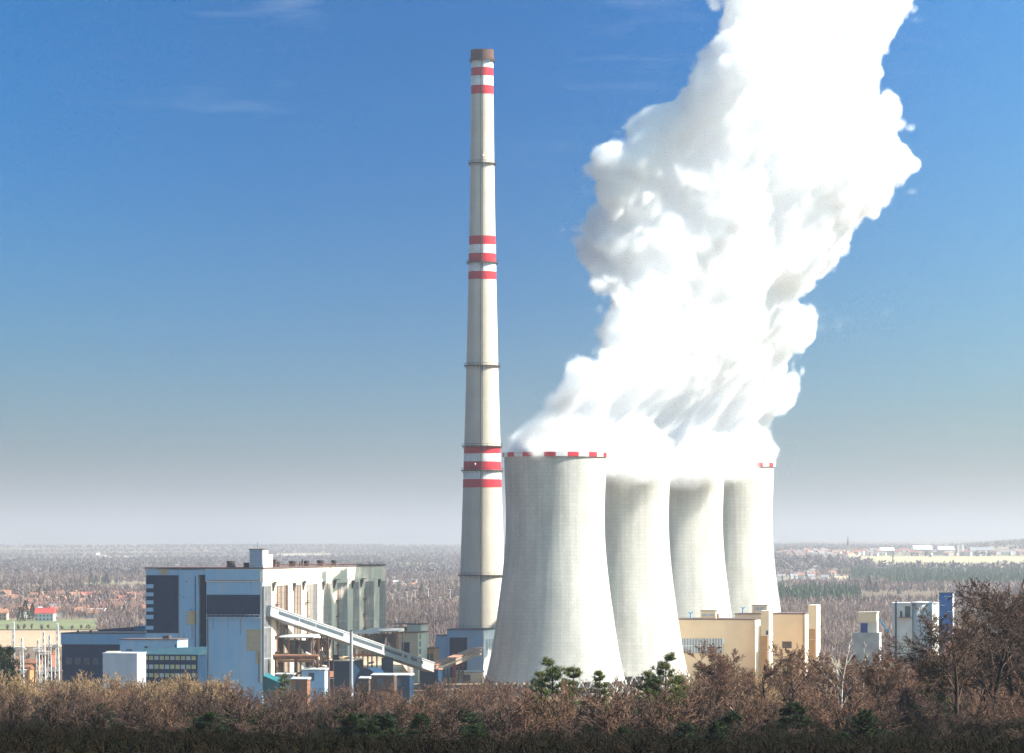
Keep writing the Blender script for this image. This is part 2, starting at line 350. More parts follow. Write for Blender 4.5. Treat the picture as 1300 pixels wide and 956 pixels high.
vmat = bpy.data.materials.new("steam"); vmat.use_nodes = True; vn_ = vmat.node_tree
for n_ in list(vn_.nodes):
    if n_.type == 'BSDF_PRINCIPLED': vn_.nodes.remove(n_)
pvs = vn_.nodes.new('ShaderNodeVolumePrincipled'); pvs.inputs['Color'].default_value = (*STEAMC, 1); pvs.inputs['Density'].default_value = STEAMD
pvs.inputs['Anisotropy'].default_value = 0.0
vn_.links.new(pvs.outputs[0], vn_.nodes['Material Output'].inputs['Volume'])
plume = bpy.data.objects.new('steam_plume', None); col.objects.link(plume); plume['kind'] = 'stuff'
tag(plume, 'huge billowing white steam plume rising from the cooling towers', 'steam plume')
BOXES = {'lower_steam': ((-14., 1695., 84.), (146., 1998., 169.)), 'upper_steam': ((20., 1700., 159.), (200., 1972., 322.))}
def make_steam(part):
    ng = bpy.data.node_groups.new("steam_field", 'GeometryNodeTree')
    ng.interface.new_socket("Geometry", in_out='INPUT', socket_type='NodeSocketGeometry')
    ng.interface.new_socket("Geometry", in_out='OUTPUT', socket_type='NodeSocketGeometry')
    GN = ng.nodes; GL = ng.links
    def sock(v, inp):
        if isinstance(v, (int, float)): inp.default_value = v
        elif isinstance(v, tuple): inp.default_value = v
        else: GL.new(v, inp)
    def M(op, a, b=None, c=None, clamp=False):
        n = GN.new('ShaderNodeMath'); n.operation = op; n.use_clamp = clamp
        sock(a, n.inputs[0]);
        if b is not None: sock(b, n.inputs[1])
        if c is not None: sock(c, n.inputs[2])
        return n.outputs[0]
    def VM(op, a, b=None):
        n = GN.new('ShaderNodeVectorMath'); n.operation = op; sock(a, n.inputs[0])
        if b is not None: sock(b, n.inputs[1])
        return n.outputs[0]
    def mrange(v, a, b, c=0., d=1., kind='LINEAR'):
        n = GN.new('ShaderNodeMapRange'); n.interpolation_type = kind; sock(v, n.inputs[0])
        for i, q in enumerate((a, b, c, d)): sock(q, n.inputs[i + 1])
        return n.outputs[0]
    pos = GN.new('GeometryNodeInputPosition').outputs[0]
    # slow swirl of the position so that the outline never runs straight
    nw = GN.new('ShaderNodeTexNoise'); nw.inputs['Scale'].default_value = .028; nw.inputs['Detail'].default_value = 2; GL.new(pos, nw.inputs['Vector'])
    wv = VM('SUBTRACT', nw.outputs['Color'], (.5, .5, .5))
    hrel = None
    sp = GN.new('ShaderNodeSeparateXYZ'); GL.new(pos, sp.inputs[0]); z0s = sp.outputs[2]
    wamp = mrange(z0s, 100, 135, 2., 17.)
    sc_ = GN.new('ShaderNodeVectorMath'); sc_.operation = 'SCALE'; GL.new(wv, sc_.inputs[0]); GL.new(wamp, sc_.inputs['Scale'])
    pw = VM('ADD', pos, sc_.outputs[0])
    s2 = GN.new('ShaderNodeSeparateXYZ'); GL.new(pw, s2.inputs[0]); px_, py_, pz_ = s2.outputs
    tz = mrange(pz_, ZLO, ZHI + 10)
    def fcurve(P):
        n = GN.new('ShaderNodeFloatCurve'); GL.new(tz, n.inputs['Value']); c = n.mapping.curves[0]
        pts = [((z - ZLO) / (ZHI + 10 - ZLO), (x - XLO) / (XHI - XLO)) for z, x in P if ZLO <= z <= ZHI + 10]
        pts = [(0, pts[0][1])] + pts + [(1, pts[-1][1])]
        while len(c.points) < len(pts): c.points.new(.5, .5)
        for p, q in zip(c.points, sorted(pts)): p.location = q; p.handle_type = 'AUTO'
        n.mapping.update(); return M('MULTIPLY_ADD', n.outputs[0], XHI - XLO, XLO)
    xl, xr = fcurve(TL), fcurve(TR)
    a_ = M('MULTIPLY', M('SUBTRACT', xr, xl), .5); xc = M('MULTIPLY', M('ADD', xr, xl), .5)
    us = M('DIVIDE', M('SUBTRACT', px_, xc), a_)
    dx = M('ABSOLUTE', us)
    yc = M('ADD', mrange(pz_, 130, 220, 1847., 1832.), M('MULTIPLY', us, mrange(pz_, 100, 180, 178., 66., kind='SMOOTHSTEP')))
    bh = mrange(pz_, 100, 175, 21., 46.)
    dy = M('DIVIDE', M('ABSOLUTE', M('SUBTRACT', py_, yc)), bh)
    P_ = 2.6
    q = M('POWER', M('ADD', M('POWER', dx, P_), M('POWER', dy, P_)), 1 / P_)
    body = M('MULTIPLY', M('SUBTRACT', 1., q), M('MINIMUM', a_, 70.))
    body = M('SUBTRACT', body, mrange(z0s, 96, 112, 14., 0.))
    for tx, ty in TOWERS:                                 # the four mouths
        ddx = M('SUBTRACT', px_, M('MULTIPLY_ADD', M('SUBTRACT', pz_, 98.), .35, tx)); ddy = M('SUBTRACT', py_, float(ty))
        rr = M('SQRT', M('ADD', M('MULTIPLY', ddx, ddx), M('MULTIPLY', ddy, ddy)))
        t_ = M('SUBTRACT', mrange(pz_, 94, 130, 20.5, 25.), rr)
        t_ = M('SUBTRACT', t_, mrange(pz_, 106, 124, 0., 30.))
        n = GN.new('ShaderNodeMath'); n.operation = 'SMOOTH_MAX'; sock(body, n.inputs[0]); sock(t_, n.inputs[1]); n.inputs[2].default_value = 6; body = n.outputs[0]
    def vor(scale, off=(0, 0, 0)):
        v = GN.new('ShaderNodeTexVoronoi'); v.feature = 'F1'; v.inputs['Scale'].default_value = scale
        GL.new(VM('ADD', pw, off), v.inputs['Vector']); return v.outputs['Distance']
    def noi(scale, det=3, rough=.55):
        v = GN.new('ShaderNodeTexNoise'); v.inputs['Scale'].default_value = scale; v.inputs['Detail'].default_value = det; v.inputs['Roughness'].default_value = rough
        GL.new(pos, v.inputs['Vector']); return v.outputs[0]
    disp = M('MULTIPLY', M('SUBTRACT', .45, vor(1 / 42.)), 26.)
    disp = M('MULTIPLY_ADD', M('SUBTRACT', .45, vor(1 / 19., (31, 7, 3))), 15., disp)
    disp = M('MULTIPLY_ADD', M('SUBTRACT', .45, vor(1 / 8.5, (3, 17, 43))), 8.5, disp)
    disp = M('MULTIPLY_ADD', M('SUBTRACT', .45, vor(1 / 4.2, (9, 1, 77))), 2.6, disp)
    disp = M('MULTIPLY_ADD', M('SUBTRACT', noi(1 / 11., 7, .66), .5), 19., disp)
    amp = mrange(z0s, 98, 135, .25, 1.)
    d = M('ADD', body, M('MULTIPLY', disp, amp))
    soft = mrange(z0s, 100, 170, 6., 3.4)
    den = M('DIVIDE', M('ADD', d, 1.), soft, clamp=True)
    den = M('MULTIPLY', den, mrange(d, 3., 10., 1., INNER, kind='SMOOTHSTEP'))
    den = M('MULTIPLY', den, mrange(z0s, 97.0, 100.5))
    # thin wisps torn off to the right
    wn = mrange(noi(1 / 14., 5, .6), .5, .66)
    wis = None
    for (wx, wy, ax, az) in ((1080, 412, 14, 4), (1040, 408, 6, 5), (1112, 392, 7, 4), (1158, 243, 2.5, 1.2), (713, 292, 1.2, 2.2), (742, 243, 4, 1.6), (1170, 25, 5, 1.5)):
        e = VM('LENGTH', VM('DIVIDE', VM('SUBTRACT', pos, (X_(wx, 1850), 1850., Z_(wy, 1850))), (float(ax), 8., float(az))))
        e = [l for l in GN if l.type == 'VECT_MATH'][-1].outputs['Value']
        g = mrange(e, 1.25, .2)
        wis = g if wis is None else M('MAXIMUM', wis, g)
    wis = M('MULTIPLY', M('MULTIPLY', wis, wn), .06)
    mist = None
    for (mx_, my_, Ym, ax, az, st) in ((798, 588, 1778, 17, 9, .55), (832, 590, 1782, 13, 8, .4), (868, 592, 1852, 15, 10, .5), (905, 590, 1858, 13, 9, .5), (932, 588, 1928, 11, 8, .5), (768, 580, 1762, 9, 7, .3)):
        e_ = VM('DIVIDE', VM('SUBTRACT', pos, (X_(mx_, Ym), float(Ym), Z_(my_, Ym))), (float(ax), 11., float(az)))
        e_ = [l for l in GN if l.type == 'VECT_MATH'][-1]; ln_ = GN.new('ShaderNodeVectorMath'); ln_.operation = 'LENGTH'; GL.new(e_.outputs[0], ln_.inputs[0])
        g_ = M('MULTIPLY', mrange(M('MULTIPLY_ADD', M('SUBTRACT', noi(1 / 8., 4, .6), .5), -1.6, ln_.outputs['Value']), 1.15, .35), st)
        mist = g_ if mist is None else M('MAXIMUM', mist, g_)
    wis = M('MAXIMUM', wis, mist)
    den = M('MAXIMUM', den, wis)
    vc = GN.new('GeometryNodeVolumeCube')
    VX, VY = BOXES[part]
    vc.inputs['Min'].default_value = VX; vc.inputs['Max'].default_value = VY
    for nm, a in (('Resolution X', 0), ('Resolution Y', 1), ('Resolution Z', 2)): vc.inputs[nm].default_value = max(8, int((VY[a] - VX[a]) / VOX))
    den = M('MULTIPLY', den, mrange(z0s, 160., 168., *((1., 0.) if part == 'lower_steam' else (0., 1.))))
    GL.new(den, vc.inputs['Density'])
    sm_ = GN.new('GeometryNodeSetMaterial'); go = GN.new('NodeGroupOutput'); sm_.inputs['Material'].default_value = vmat
    GL.new(vc.outputs[0], sm_.inputs[0]); GL.new(sm_.outputs[0], go.inputs[0])
    vme = bpy.data.meshes.new(part); vme.from_pydata([(0, 0, 0)], [], []); vme.materials.append(vmat)
    o = bpy.data.objects.new(part, vme); col.objects.link(o); o.parent = plume
    mod = o.modifiers.new('steam', 'NODES'); mod.node_group = ng
for part_ in BOXES: make_steam(part_)
# ---------------------------------------------------------------- the plant's buildings (all on the turned site grid)
def site(name, pxr, Y, label, cat, group=None, z=0):
    return empty(name, (X_(pxr, Y), Y, z), TH, label, cat, group)
def width_to(pxr, Y, pxl):
    X0 = X_(pxr, Y); k = (pxl - CX) / F; return (X0 - k * Y) / (math.cos(TH) - math.sin(TH) * k)
def depth_to(pxr, Y, pxd):
    X0 = X_(pxr, Y); k = (pxd - CX) / F; return (k * Y - X0) / (-math.sin(TH) - math.cos(TH) * k)
def Px(root_px, Y, px): return -width_to(root_px, Y, px)          # local x on the front face

panel_blue = mat('pale_blue_cladding', (.25, .42, .58), (.33, .43, .52), scale=.35, rough=.55, stretch=(1, 1, .10), detail=7, extra=lines_extra(1.5, 6.0, .90, 'xz', .05, .05))
panel_blue2 = mat('worn_blue_cladding', (.28, .45, .60), (.38, .48, .58), scale=.3, rough=.6, stretch=(1, 1, .15), extra=lines_extra(1.2, 3.0, .92, 'xz', .05, .06))
navy = mat('dark_ribbed_glazing', (.003, .025, .06), (.003, .018, .045), scale=.2, rough=.6, extra=lines_extra(1.0, 1.5, 1.8, 'xz', .06))
navy_wall = mat('navy_cladding', (.01, .04, .085), (.008, .03, .065), scale=.2, rough=.6, extra=lines_extra(1.2, 4, .8, 'xz', .06))
tan_patch = mat('tan_patch', (.50, .36, .22), (.42, .31, .20), scale=.6, rough=.7, extra=lines_extra(1.2, 1.2, .9, 'xz', .05))
cream = mat('cream_cladding', (.82, .72, .56), (.68, .56, .42), scale=.10, rough=.7, stretch=(1, 1, .25), extra=lines_extra(3.0, 3.0, .93, 'yz', .05, .06))
cream_x = mat('cream_cladding_front', (.70, .62, .50), (.60, .52, .42), scale=.2, rough=.7, extra=lines_extra(2.0, 3.0, .93, 'xz', .05, .05))
glaz_brown = mat('dusty_brown_glazing', (.33, .25, .19), (.22, .17, .14), scale=.15, rough=.5, stretch=(1, 1, .4), extra=lines_extra(1.5, 2.4, .55, 'yz', .10, .14))
glaz_grey = mat('dusty_grey_glazing', (.36, .31, .25), (.25, .21, .18), scale=.15, rough=.5, stretch=(1, 1, .4), extra=lines_extra(1.5, 2.4, .6, 'yz', .10, .14))
glaz_dark_and_shadow = mat('dark_grey_and_shadow_glazing', (.12, .12, .13), (.19, .17, .16), scale=.2, rough=.5, extra=lines_extra(1.5, 2.4, .6, 'yz', .10, .1))
rust = mat('rusty_steel', (.30, .13, .07), (.16, .08, .05), scale=.5, rough=.9)
rust_dark = mat('sooty_steel', (.06, .045, .04), (.12, .07, .05), scale=.5, rough=.9)
roof_felt = mat('roof_felt', (.14, .10, .09), (.10, .07, .07), scale=.2, rough=.95)
white_clad = mat('white_cladding', (.80, .80, .80), (.70, .71, .72), scale=.2, rough=.6, extra=lines_extra(1.5, 3, .93, 'xz', .05, .04))
white_side = mat('white_side_cladding', (.80, .79, .76), (.70, .69, .66), scale=.2, rough=.6, extra=lines_extra(1.5, 3, .92, 'yz', .05, .04))
beige = mat('beige_render', (.82, .60, .39), (.74, .53, .34), scale=.08, rough=.85, extra=lines_extra(6, 3, .95, 'xz', .05, .03))
beige_side = mat('beige_side_render', (.78, .68, .52), (.70, .60, .45), scale=.08, rough=.85)
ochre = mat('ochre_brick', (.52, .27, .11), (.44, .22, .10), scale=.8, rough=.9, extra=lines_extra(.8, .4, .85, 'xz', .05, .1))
grey_conc = mat('grey_concrete', (.36, .35, .34), (.27, .26, .26), scale=.3, rough=.9)
teal = mat('teal_sheet', (.02, .12, .13), (.015, .09, .10), scale=.3, rough=.5)
cyan_paint = mat('cyan_paint', (.02, .30, .55), (.02, .25, .45), scale=1, rough=.5)
blue_paint = mat('blue_cladding', (.02, .13, .36), (.015, .10, .28), scale=.3, rough=.5, stretch=(.4, .4, 2), extra=lines_extra(0, .9, 1.5, 'xz', .05))
yellow_panel = mat('yellow_panel', (.50, .44, .18), (.30, .36, .30), scale=.8, rough=.6)
fin_grey = mat('grey_fins', (.42, .45, .47), (.36, .39, .41), scale=.4, rough=.5)
glass_dark = mat('window_glass', (.05, .07, .09), (.09, .11, .12), scale=.8, rough=.15)

# ---- boiler hall
BY = 1600.0; BX = X_(333.3, BY)
hall = empty('boiler_hall', (BX, BY, 0), TH, 'huge boiler hall, shaded blue end wall and long sunlit striped side', 'power station hall')
def zf(py, Y=BY): return Z_(py, Y)
LEN, H = 227.5, 53.2
def lx(px): return Px(333.3, BY, px)
xB, xr1, xA = lx(262), lx(251.5), lx(185)
m = MB(); m.box(xB, 0, 0, LEN, -1, H - 5.5); m.build('wall', [panel_blue], hall)
m = MB(); m.box(xB - .3, .25, -.25, LEN + .2, H - 5.5, H - .6); m.build('parapet', [cream], hall)
# sunlit long wall skin stands proud of the blue body
m = MB(); m.box(.003, .30, .9, LEN, -1, H - 5.5); m.build('side_wall', [cream], hall)
m = MB(); m.box(xr1 - .2, xB + .1, 3.2, LEN * .97, -1, H - 2); m.build('recess_wall', [navy_wall], hall)
m = MB(); m.box(xA, xr1, .0, LEN * .95, -1, H - .8); m.build('wing_wall', [panel_blue], hall)
m = MB(); m.box(xA - .3, .5, -.4, LEN + .4, H - .6, H); m.build('roof', [roof_felt], hall)
m = MB(); m.box(xB - .35, lx(330.6), -.45, -.26, H - 4.9, H - .9); m.build('fascia', [panel_blue], hall)
def fpanel(x0, x1, y0, y1, mt, nm, d=.16): MB().box(lx(x0), lx(x1), -d, -.003, zf(y1), zf(y0)).build(nm, mt, hall)
fpanel(262.6, 330, 730.4, 737.2, navy, 'window_band', .28); fpanel(262.6, 330, 755.2, 783.2, navy, 'window_band')
fpanel(330.6, 333.1, 730, 866, cream_x, 'corner_strip', .2)
fpanel(313, 330.2, 799, 826.2, tan_patch, 'repair_patch', .1); fpanel(324.6, 330.2, 826.4, 843, tan_patch, 'repair_patch', .1)
fpanel(186, 226.5, 730.5, 804, navy, 'glazed_panel', .2)
for a, b in ((742, 747), (752.5, 757.3), (762.5, 767.3), (771.8, 776.8), (781, 786.3), (795, 799.8)): fpanel(185.6, 195, a, b, panel_blue, 'balcony_strip', .7)
fpanel(202.5, 213, 721.8, 729.6, tan_patch, 'repair_patch', .12); fpanel(237, 250.6, 776, 793, tan_patch, 'repair_patch', .12)
for a, b in ((236, 737.7), (232.7, 758), (242.2, 773.3)): fpanel(a, a + 1.6, b, b + 1.6, glass_dark, 'vent_opening', .1)
fpanel(252, 261.6, 722.6, 729.8, panel_blue, 'recess_lintel', .05)
def s_of(px): return depth_to(333.3, BY, px)
z2p = lambda v: 320 + v / 5.31
wins = [(70,117,glaz_dark_and_shadow),(163,232,glaz_brown),(278,317,glaz_brown),(363,408,glaz_grey),(408,430,glaz_dark_and_shadow),(477,525,glaz_grey),(570,632,glaz_grey),(675,710,glaz_grey),(752,810,glaz_grey),(852,890,glaz_grey)]  # second dark bay is a cast shadow strip painted into the glazing colour
for a, b, mt in wins:
    s0, s1 = s_of(z2p(a)), s_of(z2p(b)); o = MB().box(.31, .46, s0, s1, 6, H - 7.2).build('glazed_bay', mt, hall)
    k = max(1, round((s1 - s0) / 6)); f = MB()
    for i in range(k + 1): yy = s0 + (s1 - s0) * i / k; f.box(.47, .62, yy - .12, yy + .12, 6, H - 7.2)
    for zz_ in (18, 30): f.box(.47, .56, s0, s1, zz_ - .12, zz_ + .12)
    f.build('mullions', rust_dark if mt is glaz_brown else fin_grey, o)
s0 = s_of(z2p(218)); MB().box(.47, .8, s0, s_of(z2p(228)), 29, 46).build('dark_duct', rust_dark, hall)
for a in (363 - 3, 430, 475, 570 - 44, 632):  pass
for a in (117, 232, 317, 430, 527, 632, 710, 810):   # pilasters between the bays
    s0 = s_of(z2p(a + 4)); s1 = s_of(z2p(a + 38)); MB().box(.31, .65, s0, s1, 4, H - 5.6).build('pilaster', cream, hall)
for a, big in ((128, 1), (268, 0), (331, 1), (465, 0), (539, 1), (663, 0), (722, 1), (841, 0)):
    s0 = s_of(z2p(a)); m = MB(); zt_ = 46.8 if big == 0 else 47.1
    m.hexa([(.66, s0 - .6, zt_ - 3.4), (1.0, s0 - .6, zt_ - 3.4), (1.0, s0 + .6, zt_ - 3.4), (.66, s0 + .6, zt_ - 3.4), (.66, s0 - 1.2, zt_), (1.75, s0 - 1.2, zt_), (1.75, s0 + 1.2, zt_), (.66, s0 + 1.2, zt_)])
    if big: m.box(.66, 1.7, s0 + 1.2, s0 + 7, zt_ + .1, zt_ + .4)
    m.build('spout_hopper', dark_steel, hall)
for a in (148, 353, 560, 742):
    s0 = s_of(z2p(a)); m = MB()
    for q in (-.6, .6): m.tube((1.2, s0 + q, 5), (1.2, s0 + q, 43), .14, n=5)
    for zz_ in np.arange(6, 40, 1.1): m.tube((1.2, s0 - .6, float(zz_)), (1.2, s0 + .6, float(zz_)), .07, n=4)
    m.build('escape_ladder', rust, hall)
    for zz_ in (8.5, 14, 20, 26, 32, 38.5):
        MB().box(.66, 1.9, s0 - 1.7, s0 + 1.7, zz_, zz_ + .3).box(1.8, 1.9, s0 - 1.7, s0 + 1.7, zz_ + .9, zz_ + 1.1).build('ladder_landing', rust_dark, hall)
# roof drums and stacks
def roofdrum(px, wpx, ytop, back=5.0, edge='side'):
    if edge == 'side': s0 = s_of(px); x_, y_ = -back, s0; Yd = BY + s0 * .984
    else: x_, y_ = lx(px), back; Yd = BY
    r = wpx * Yd / F / 2; zt_ = Z_(ytop, Yd)
    g = empty('roof_ventilator', (0, 0, 0)); g.parent = hall; g.location = (x_, y_, H)
    b = MB(); b.box(-r * .85, r * .85, -r * .85, r * .85, .01, (zt_ - H) * .35); b.build('plinth', roof_felt, g)
    b = MB(); b.lathe([(.01, (zt_ - H) * .36), (r * .8, (zt_ - H) * .36), (r, (zt_ - H) * .6), (r, zt_ - H), (r * .8, zt_ - H + .05), (.01, zt_ - H - .3)], 16, sm=False); b.build('drum', dark_steel, g)
for px, wd, yt in ((z2p(148), 10, 713.4), (z2p(252), 9.5, 713.0), (z2p(356), 10, 712.4), (z2p(449), 7.4, 712), (z2p(541), 9.2, 711.4), (z2p(632), 7, 711.4)): roofdrum(px, wd, yt)
roofdrum(288.5, 11.5, 712.2, 6, 'front'); roofdrum(310, 11.5, 714.6, 6, 'front'); roofdrum(328.5, 7.4, 714.2, 3, 'front')
for px, wpx, ytop in ((z2p(228), 6.5, 710.5), (z2p(196), 1.4, 713.5), (z2p(211), 1.6, 712), (z2p(404), 1.2, 713), (z2p(421), 1.0, 710), (z2p(415), .8, 712)):
    s0 = s_of(px); Yd = BY + s0 * .984; r = wpx * Yd / F / 2; zt_ = Z_(ytop, Yd)
    m = MB(); m.box(-5 - r, -5 + r, s0 - r, s0 + r, H + .01, zt_ - .2).box(-5 - r * 1.15, -5 + r * 1.15, s0 - r * 1.15, s0 + r * 1.15, zt_ - .19, zt_); m.build('roof_stack', rust_dark, hall)
m = MB(); 
for i in range(46):
    y_ = i * 5; m.tube((.2, y_, H + .01), (.2, y_, H + 1.0), .05, n=4)
m.tube((.2, 0, H + 1), (.2, 225, H + 1), .05, n=4); m.tube((.2, 0, H + .5), (.2, 225, H + .5), .04, n=4); m.build('roof_railing', rust, hall)
# lift penthouse
ph = empty('penthouse', (0, 0, 0)); ph.parent = hall
glass_grid = mat('grey_glass_grid', (.30, .34, .42), (.26, .30, .38), scale=.3, rough=.4, extra=lines_extra(.9, .9, .7, 'xz', .07))
MB().box(lx(316), 0, .6, 9.0, H + .01, 60.0).build('block', [white_side], ph); MB().box(lx(316) + .3, -.35, .42, .597, H + .3, 59.7).build('front_glazing', glass_grid, ph)
MB().box(lx(316), 0, 9.01, 17, H + .01, 58.0).build('lower_block', [white_side], ph)
MB().box(lx(316) - .2, .2, .4, 9.2, 60.01, 60.35).build('roof_edge', dark_steel, ph)
MB().tube((-3, 4, 60.36), (-3, 4, 63), .08, n=5).build('aerial', dark_steel, ph)

# drainpipes, a rail and rust runs on the shaded end wall
for px, y0, y1 in ((228.6, 722, 866), (248.5, 731, 866), (264.2, 784, 866), (329, 827, 866)):
    MB().tube((lx(px), -.35, zf(y1)), (lx(px), -.35, zf(y0)), .16, n=6).build('drainpipe', dark_steel if px > 240 else fin_grey, hall)
for px, y0, y1, w_ in ((243, 794, 812, 1.1), (270, 784, 800, .8), (289, 784, 797, .6), (305, 784, 806, .9), (318, 738, 749, .6), (233, 804, 820, .9)):
    MB().box(lx(px), lx(px) + w_ * .5, -.05, -.004, zf(y1), zf(y0)).build('rust_streak', mat('rust_streak', (.22, .30, .38), (.30, .27, .24), scale=.9, stretch=(1, 1, .2)), hall)
m = MB(); m.box(lx(262.6), lx(330), -.9, -.5, zf(784.6), zf(784)); 
for i in range(12): x_ = lx(262.6) + (lx(330) - lx(262.6)) * i / 11; m.tube((x_, -.85, zf(784)), (x_, -.85, zf(780.6)), .05, n=4)
m.tube((lx(262.6), -.85, zf(780.6)), (lx(330), -.85, zf(780.6)), .06, n=4); m.build('service_walkway', fin_grey, hall)

# ---- long inclined conveyor gallery
P0 = Vector((BX + 1.2, BY + 4, 36.5)); P1 = Vector((X_(546, 1770), 1770, Z_(847, 1770)))
g = empty('conveyor_gallery', (P0.x, P0.y, 0), 0, 'long white inclined conveyor gallery with a strip of dark windows', 'conveyor gallery')
g_steel = mat('gallery_sheet', (.36, .36, .36), (.28, .28, .28), scale=.4, rough=.6); g_top = mat('gallery_roof_sheet', (.62, .62, .60), (.5, .5, .49), scale=.4, rough=.5)
o0 = Vector((P0.x, P0.y, 0)); A, B = P0 - o0, P1 - o0; dirv = (B - A).normalized(); sidev = dirv.cross(Vector((0, 0, 1))).normalized(); upv = sidev.cross(dirv)
MB().beam(A, B, 3.6, 3.5).build('body', g_steel, g)
MB().beam(A + upv * 1.9, B + upv * 1.9, 4.1, .28).build('roof', g_top, g)
MB().beam(A - upv * 1.95, B - upv * 1.95, 4.0, .35).build('floor_beam', g_steel, g)
Lg = (B - A).length
for t0, t1 in ((.045, .16), (.165, .255), (.26, .42), (.475, .66), (.675, .785), (.80, .82), (.845, .885), (.91, .925)):
    a, b = A + (B - A) * t0, A + (B - A) * t1; off = sidev * 1.86 + upv * .35
    MB().beam(a + off, b + off, .12, 1.25).build('window_strip', glass_dark, g)
    a, b = A + (B - A) * t0, A + (B - A) * t1; MB().beam(a - off + upv * .7, b - off + upv * .7, .12, 1.25).build('window_strip', glass_dark, g)
def trestle(par, base, zt_, w_, mt, nm='trestle'):
    x, y = base; m = MB()
    for sx in (-1, 1):
        for sy in (-1, 1): m.tube((x + sx * w_ * .75, y + sy * w_ * .75, -1), (x + sx * w_ * .5, y + sy * w_ * .5, zt_), .28, n=5)
    z_ = 2.0
    while z_ < zt_ - 3:
        for sx in (-1, 1): m.tube((x + sx * w_ * .6, y - w_ * .6, z_), (x - sx * w_ * .6, y - w_ * .6, z_ + 4), .13, n=4); m.tube((x + sx * w_ * .6, y - w_ * .6, z_), (x + sx * w_ * .6, y + w_ * .6, z_ + 4), .13, n=4)
        m.tube((x - w_ * .6, y - w_ * .6, z_), (x + w_ * .6, y - w_ * .6, z_), .13, n=4); z_ += 4
    m.build(nm, mt, par)
for px in (405,):
    t = (px - 334) / (546 - 334); c = A + (B - A) * t; trestle(g, (c.x, c.y), c.z - 2.2, 2.6, rust_dark)
c = A + (B - A) * .72; MB().box(c.x - 2.4, c.x + 2.4, c.y - 2.2, c.y + 2.2, -1, c.z - 2.3).build('support_tower', navy_wall, g)
# ---- second gallery, up to the transfer house
P2 = Vector((X_(606.5, 1915), 1915, Z_(827, 1915)))
g = empty('conveyor_gallery', (P1.x, P1.y, 0), 0, 'short rust-roofed conveyor gallery climbing to the blue and white house by the chimney', 'conveyor gallery')
o0 = Vector((P1.x, P1.y, 0)); A, B = P1 - o0 + Vector((.5, 4, -1)), P2 - o0; dirv = (B - A).normalized(); sidev = dirv.cross(Vector((0, 0, 1))).normalized(); upv = sidev.cross(dirv)
g2m = mat('brown_sheet', (.40, .30, .22), (.30, .20, .15), scale=.4, rough=.8); g2r = mat('rust_roof_sheet', (.42, .22, .15), (.30, .15, .10), scale=.3, rough=.9)
MB().beam(A, B, 3.8, 3.0).build('body', g2m, g); MB().beam(A + upv * 1.7 + sidev * .1, B + upv * 1.7 + sidev * .1, 4.4, .35).build('roof', g2r, g)
MB().beam(A + sidev * 1.95 + upv * .1, B + sidev * 1.95 + upv * .1, .12, .9).build('window_strip', glass_dark, g)
for t in (.3, .62): c = A + (B - A) * t; trestle(g, (c.x, c.y), c.z - 1.6, 1.6, rust_dark)
j = empty('transfer_tower', (P1.x, P1.y + 3, 0), TH, 'low dark junction house where the two conveyor galleries meet', 'transfer house')
MB().box(-4, 4, -3, 5, -1, 8.5).build('wall', navy_wall, j); MB().box(-4.4, 4.4, -3.4, 5.4, 8.51, 9).build('roof', g2r, j)

# ---- blue and white house at the chimney foot
TY = 1925.0
t = site('transfer_house', 613.4, TY, 'blue and white house with a tall dark door at the foot of the chimney', 'transfer house')
Wm = width_to(613.4, TY, 568); Wa = width_to(613.4, TY, 552.6); zt_ = Z_(800, TY)
MB().box(-Wm, 0, 0, 30, -1, zt_).build('wall', [panel_blue2], t); MB().box(.003, .2, .1, 30, -1, zt_ - .4).build('side_wall', white_side, t)
MB().box(-Wm - .3, .4, -.3, 30.3, zt_ + .01, zt_ + .5).build('roof', roof_felt, t)
MB().box(Px(613.4, TY, 571), Px(613.4, TY, 593), -.2, -.003, 0, Z_(809.5, TY)).build('door', navy, t)
MB().box(-Wa, -Wm - .01, 1, 22, -1, Z_(807.5, TY)).build('annex', panel_blue2, t); MB().box(-Wa - .3, -Wm - .02, .7, 22.3, Z_(807.5, TY) + .01, Z_(806.8, TY)).build('annex_roof', roof_felt, t)
for i in range(3): MB().box(.21, .3, 6 + i * 7, 10 + i * 7, Z_(826, TY), Z_(812, TY)).build('window', fin_grey, t)
m = MB(); 
for q in (-.5, .5): m.tube((Px(613.4, TY, 575) + q, -4, 0), (Px(613.4, TY, 577) + q, -4, Z_(842, TY)), .16, n=5)
redp = mat('red_lead_steel', (.60, .07, .02), (.50, .06, .02), scale=1, rough=.6)
rt = empty('red_mast', (X_(576.8, 1800), 1800, 0), 0, 'small bright red steel mast below the conveyor to the chimney', 'mast')
m = MB(); zb, ztp = 0, Z_(842, 1800)
for sx in (-1, 1):
    for sy in (-1, 1): m.tube((sx * .7, sy * .7, zb), (sx * .35, sy * .35, ztp), .15, n=4)
for i in range(9):
    z_ = i * ztp / 9; s_ = 1 if i % 2 else -1; m.tube((s_ * .6, -.6, z_), (-s_ * .6, -.6, z_ + ztp / 9), .1, n=4); m.tube((.6, s_ * .6, z_), (.6, -s_ * .6, z_ + ztp / 9), .1, n=4)
m.build('lattice', redp, rt); MB().beam((-.5, -.3, ztp - 2), (2.2, -.3, ztp - 1), .3, .3).build('arm', redp, rt); MB().beam((-.5, -.3, ztp - 5), (1.6, -.3, ztp - 5), .3, .3).build('arm', redp, rt)

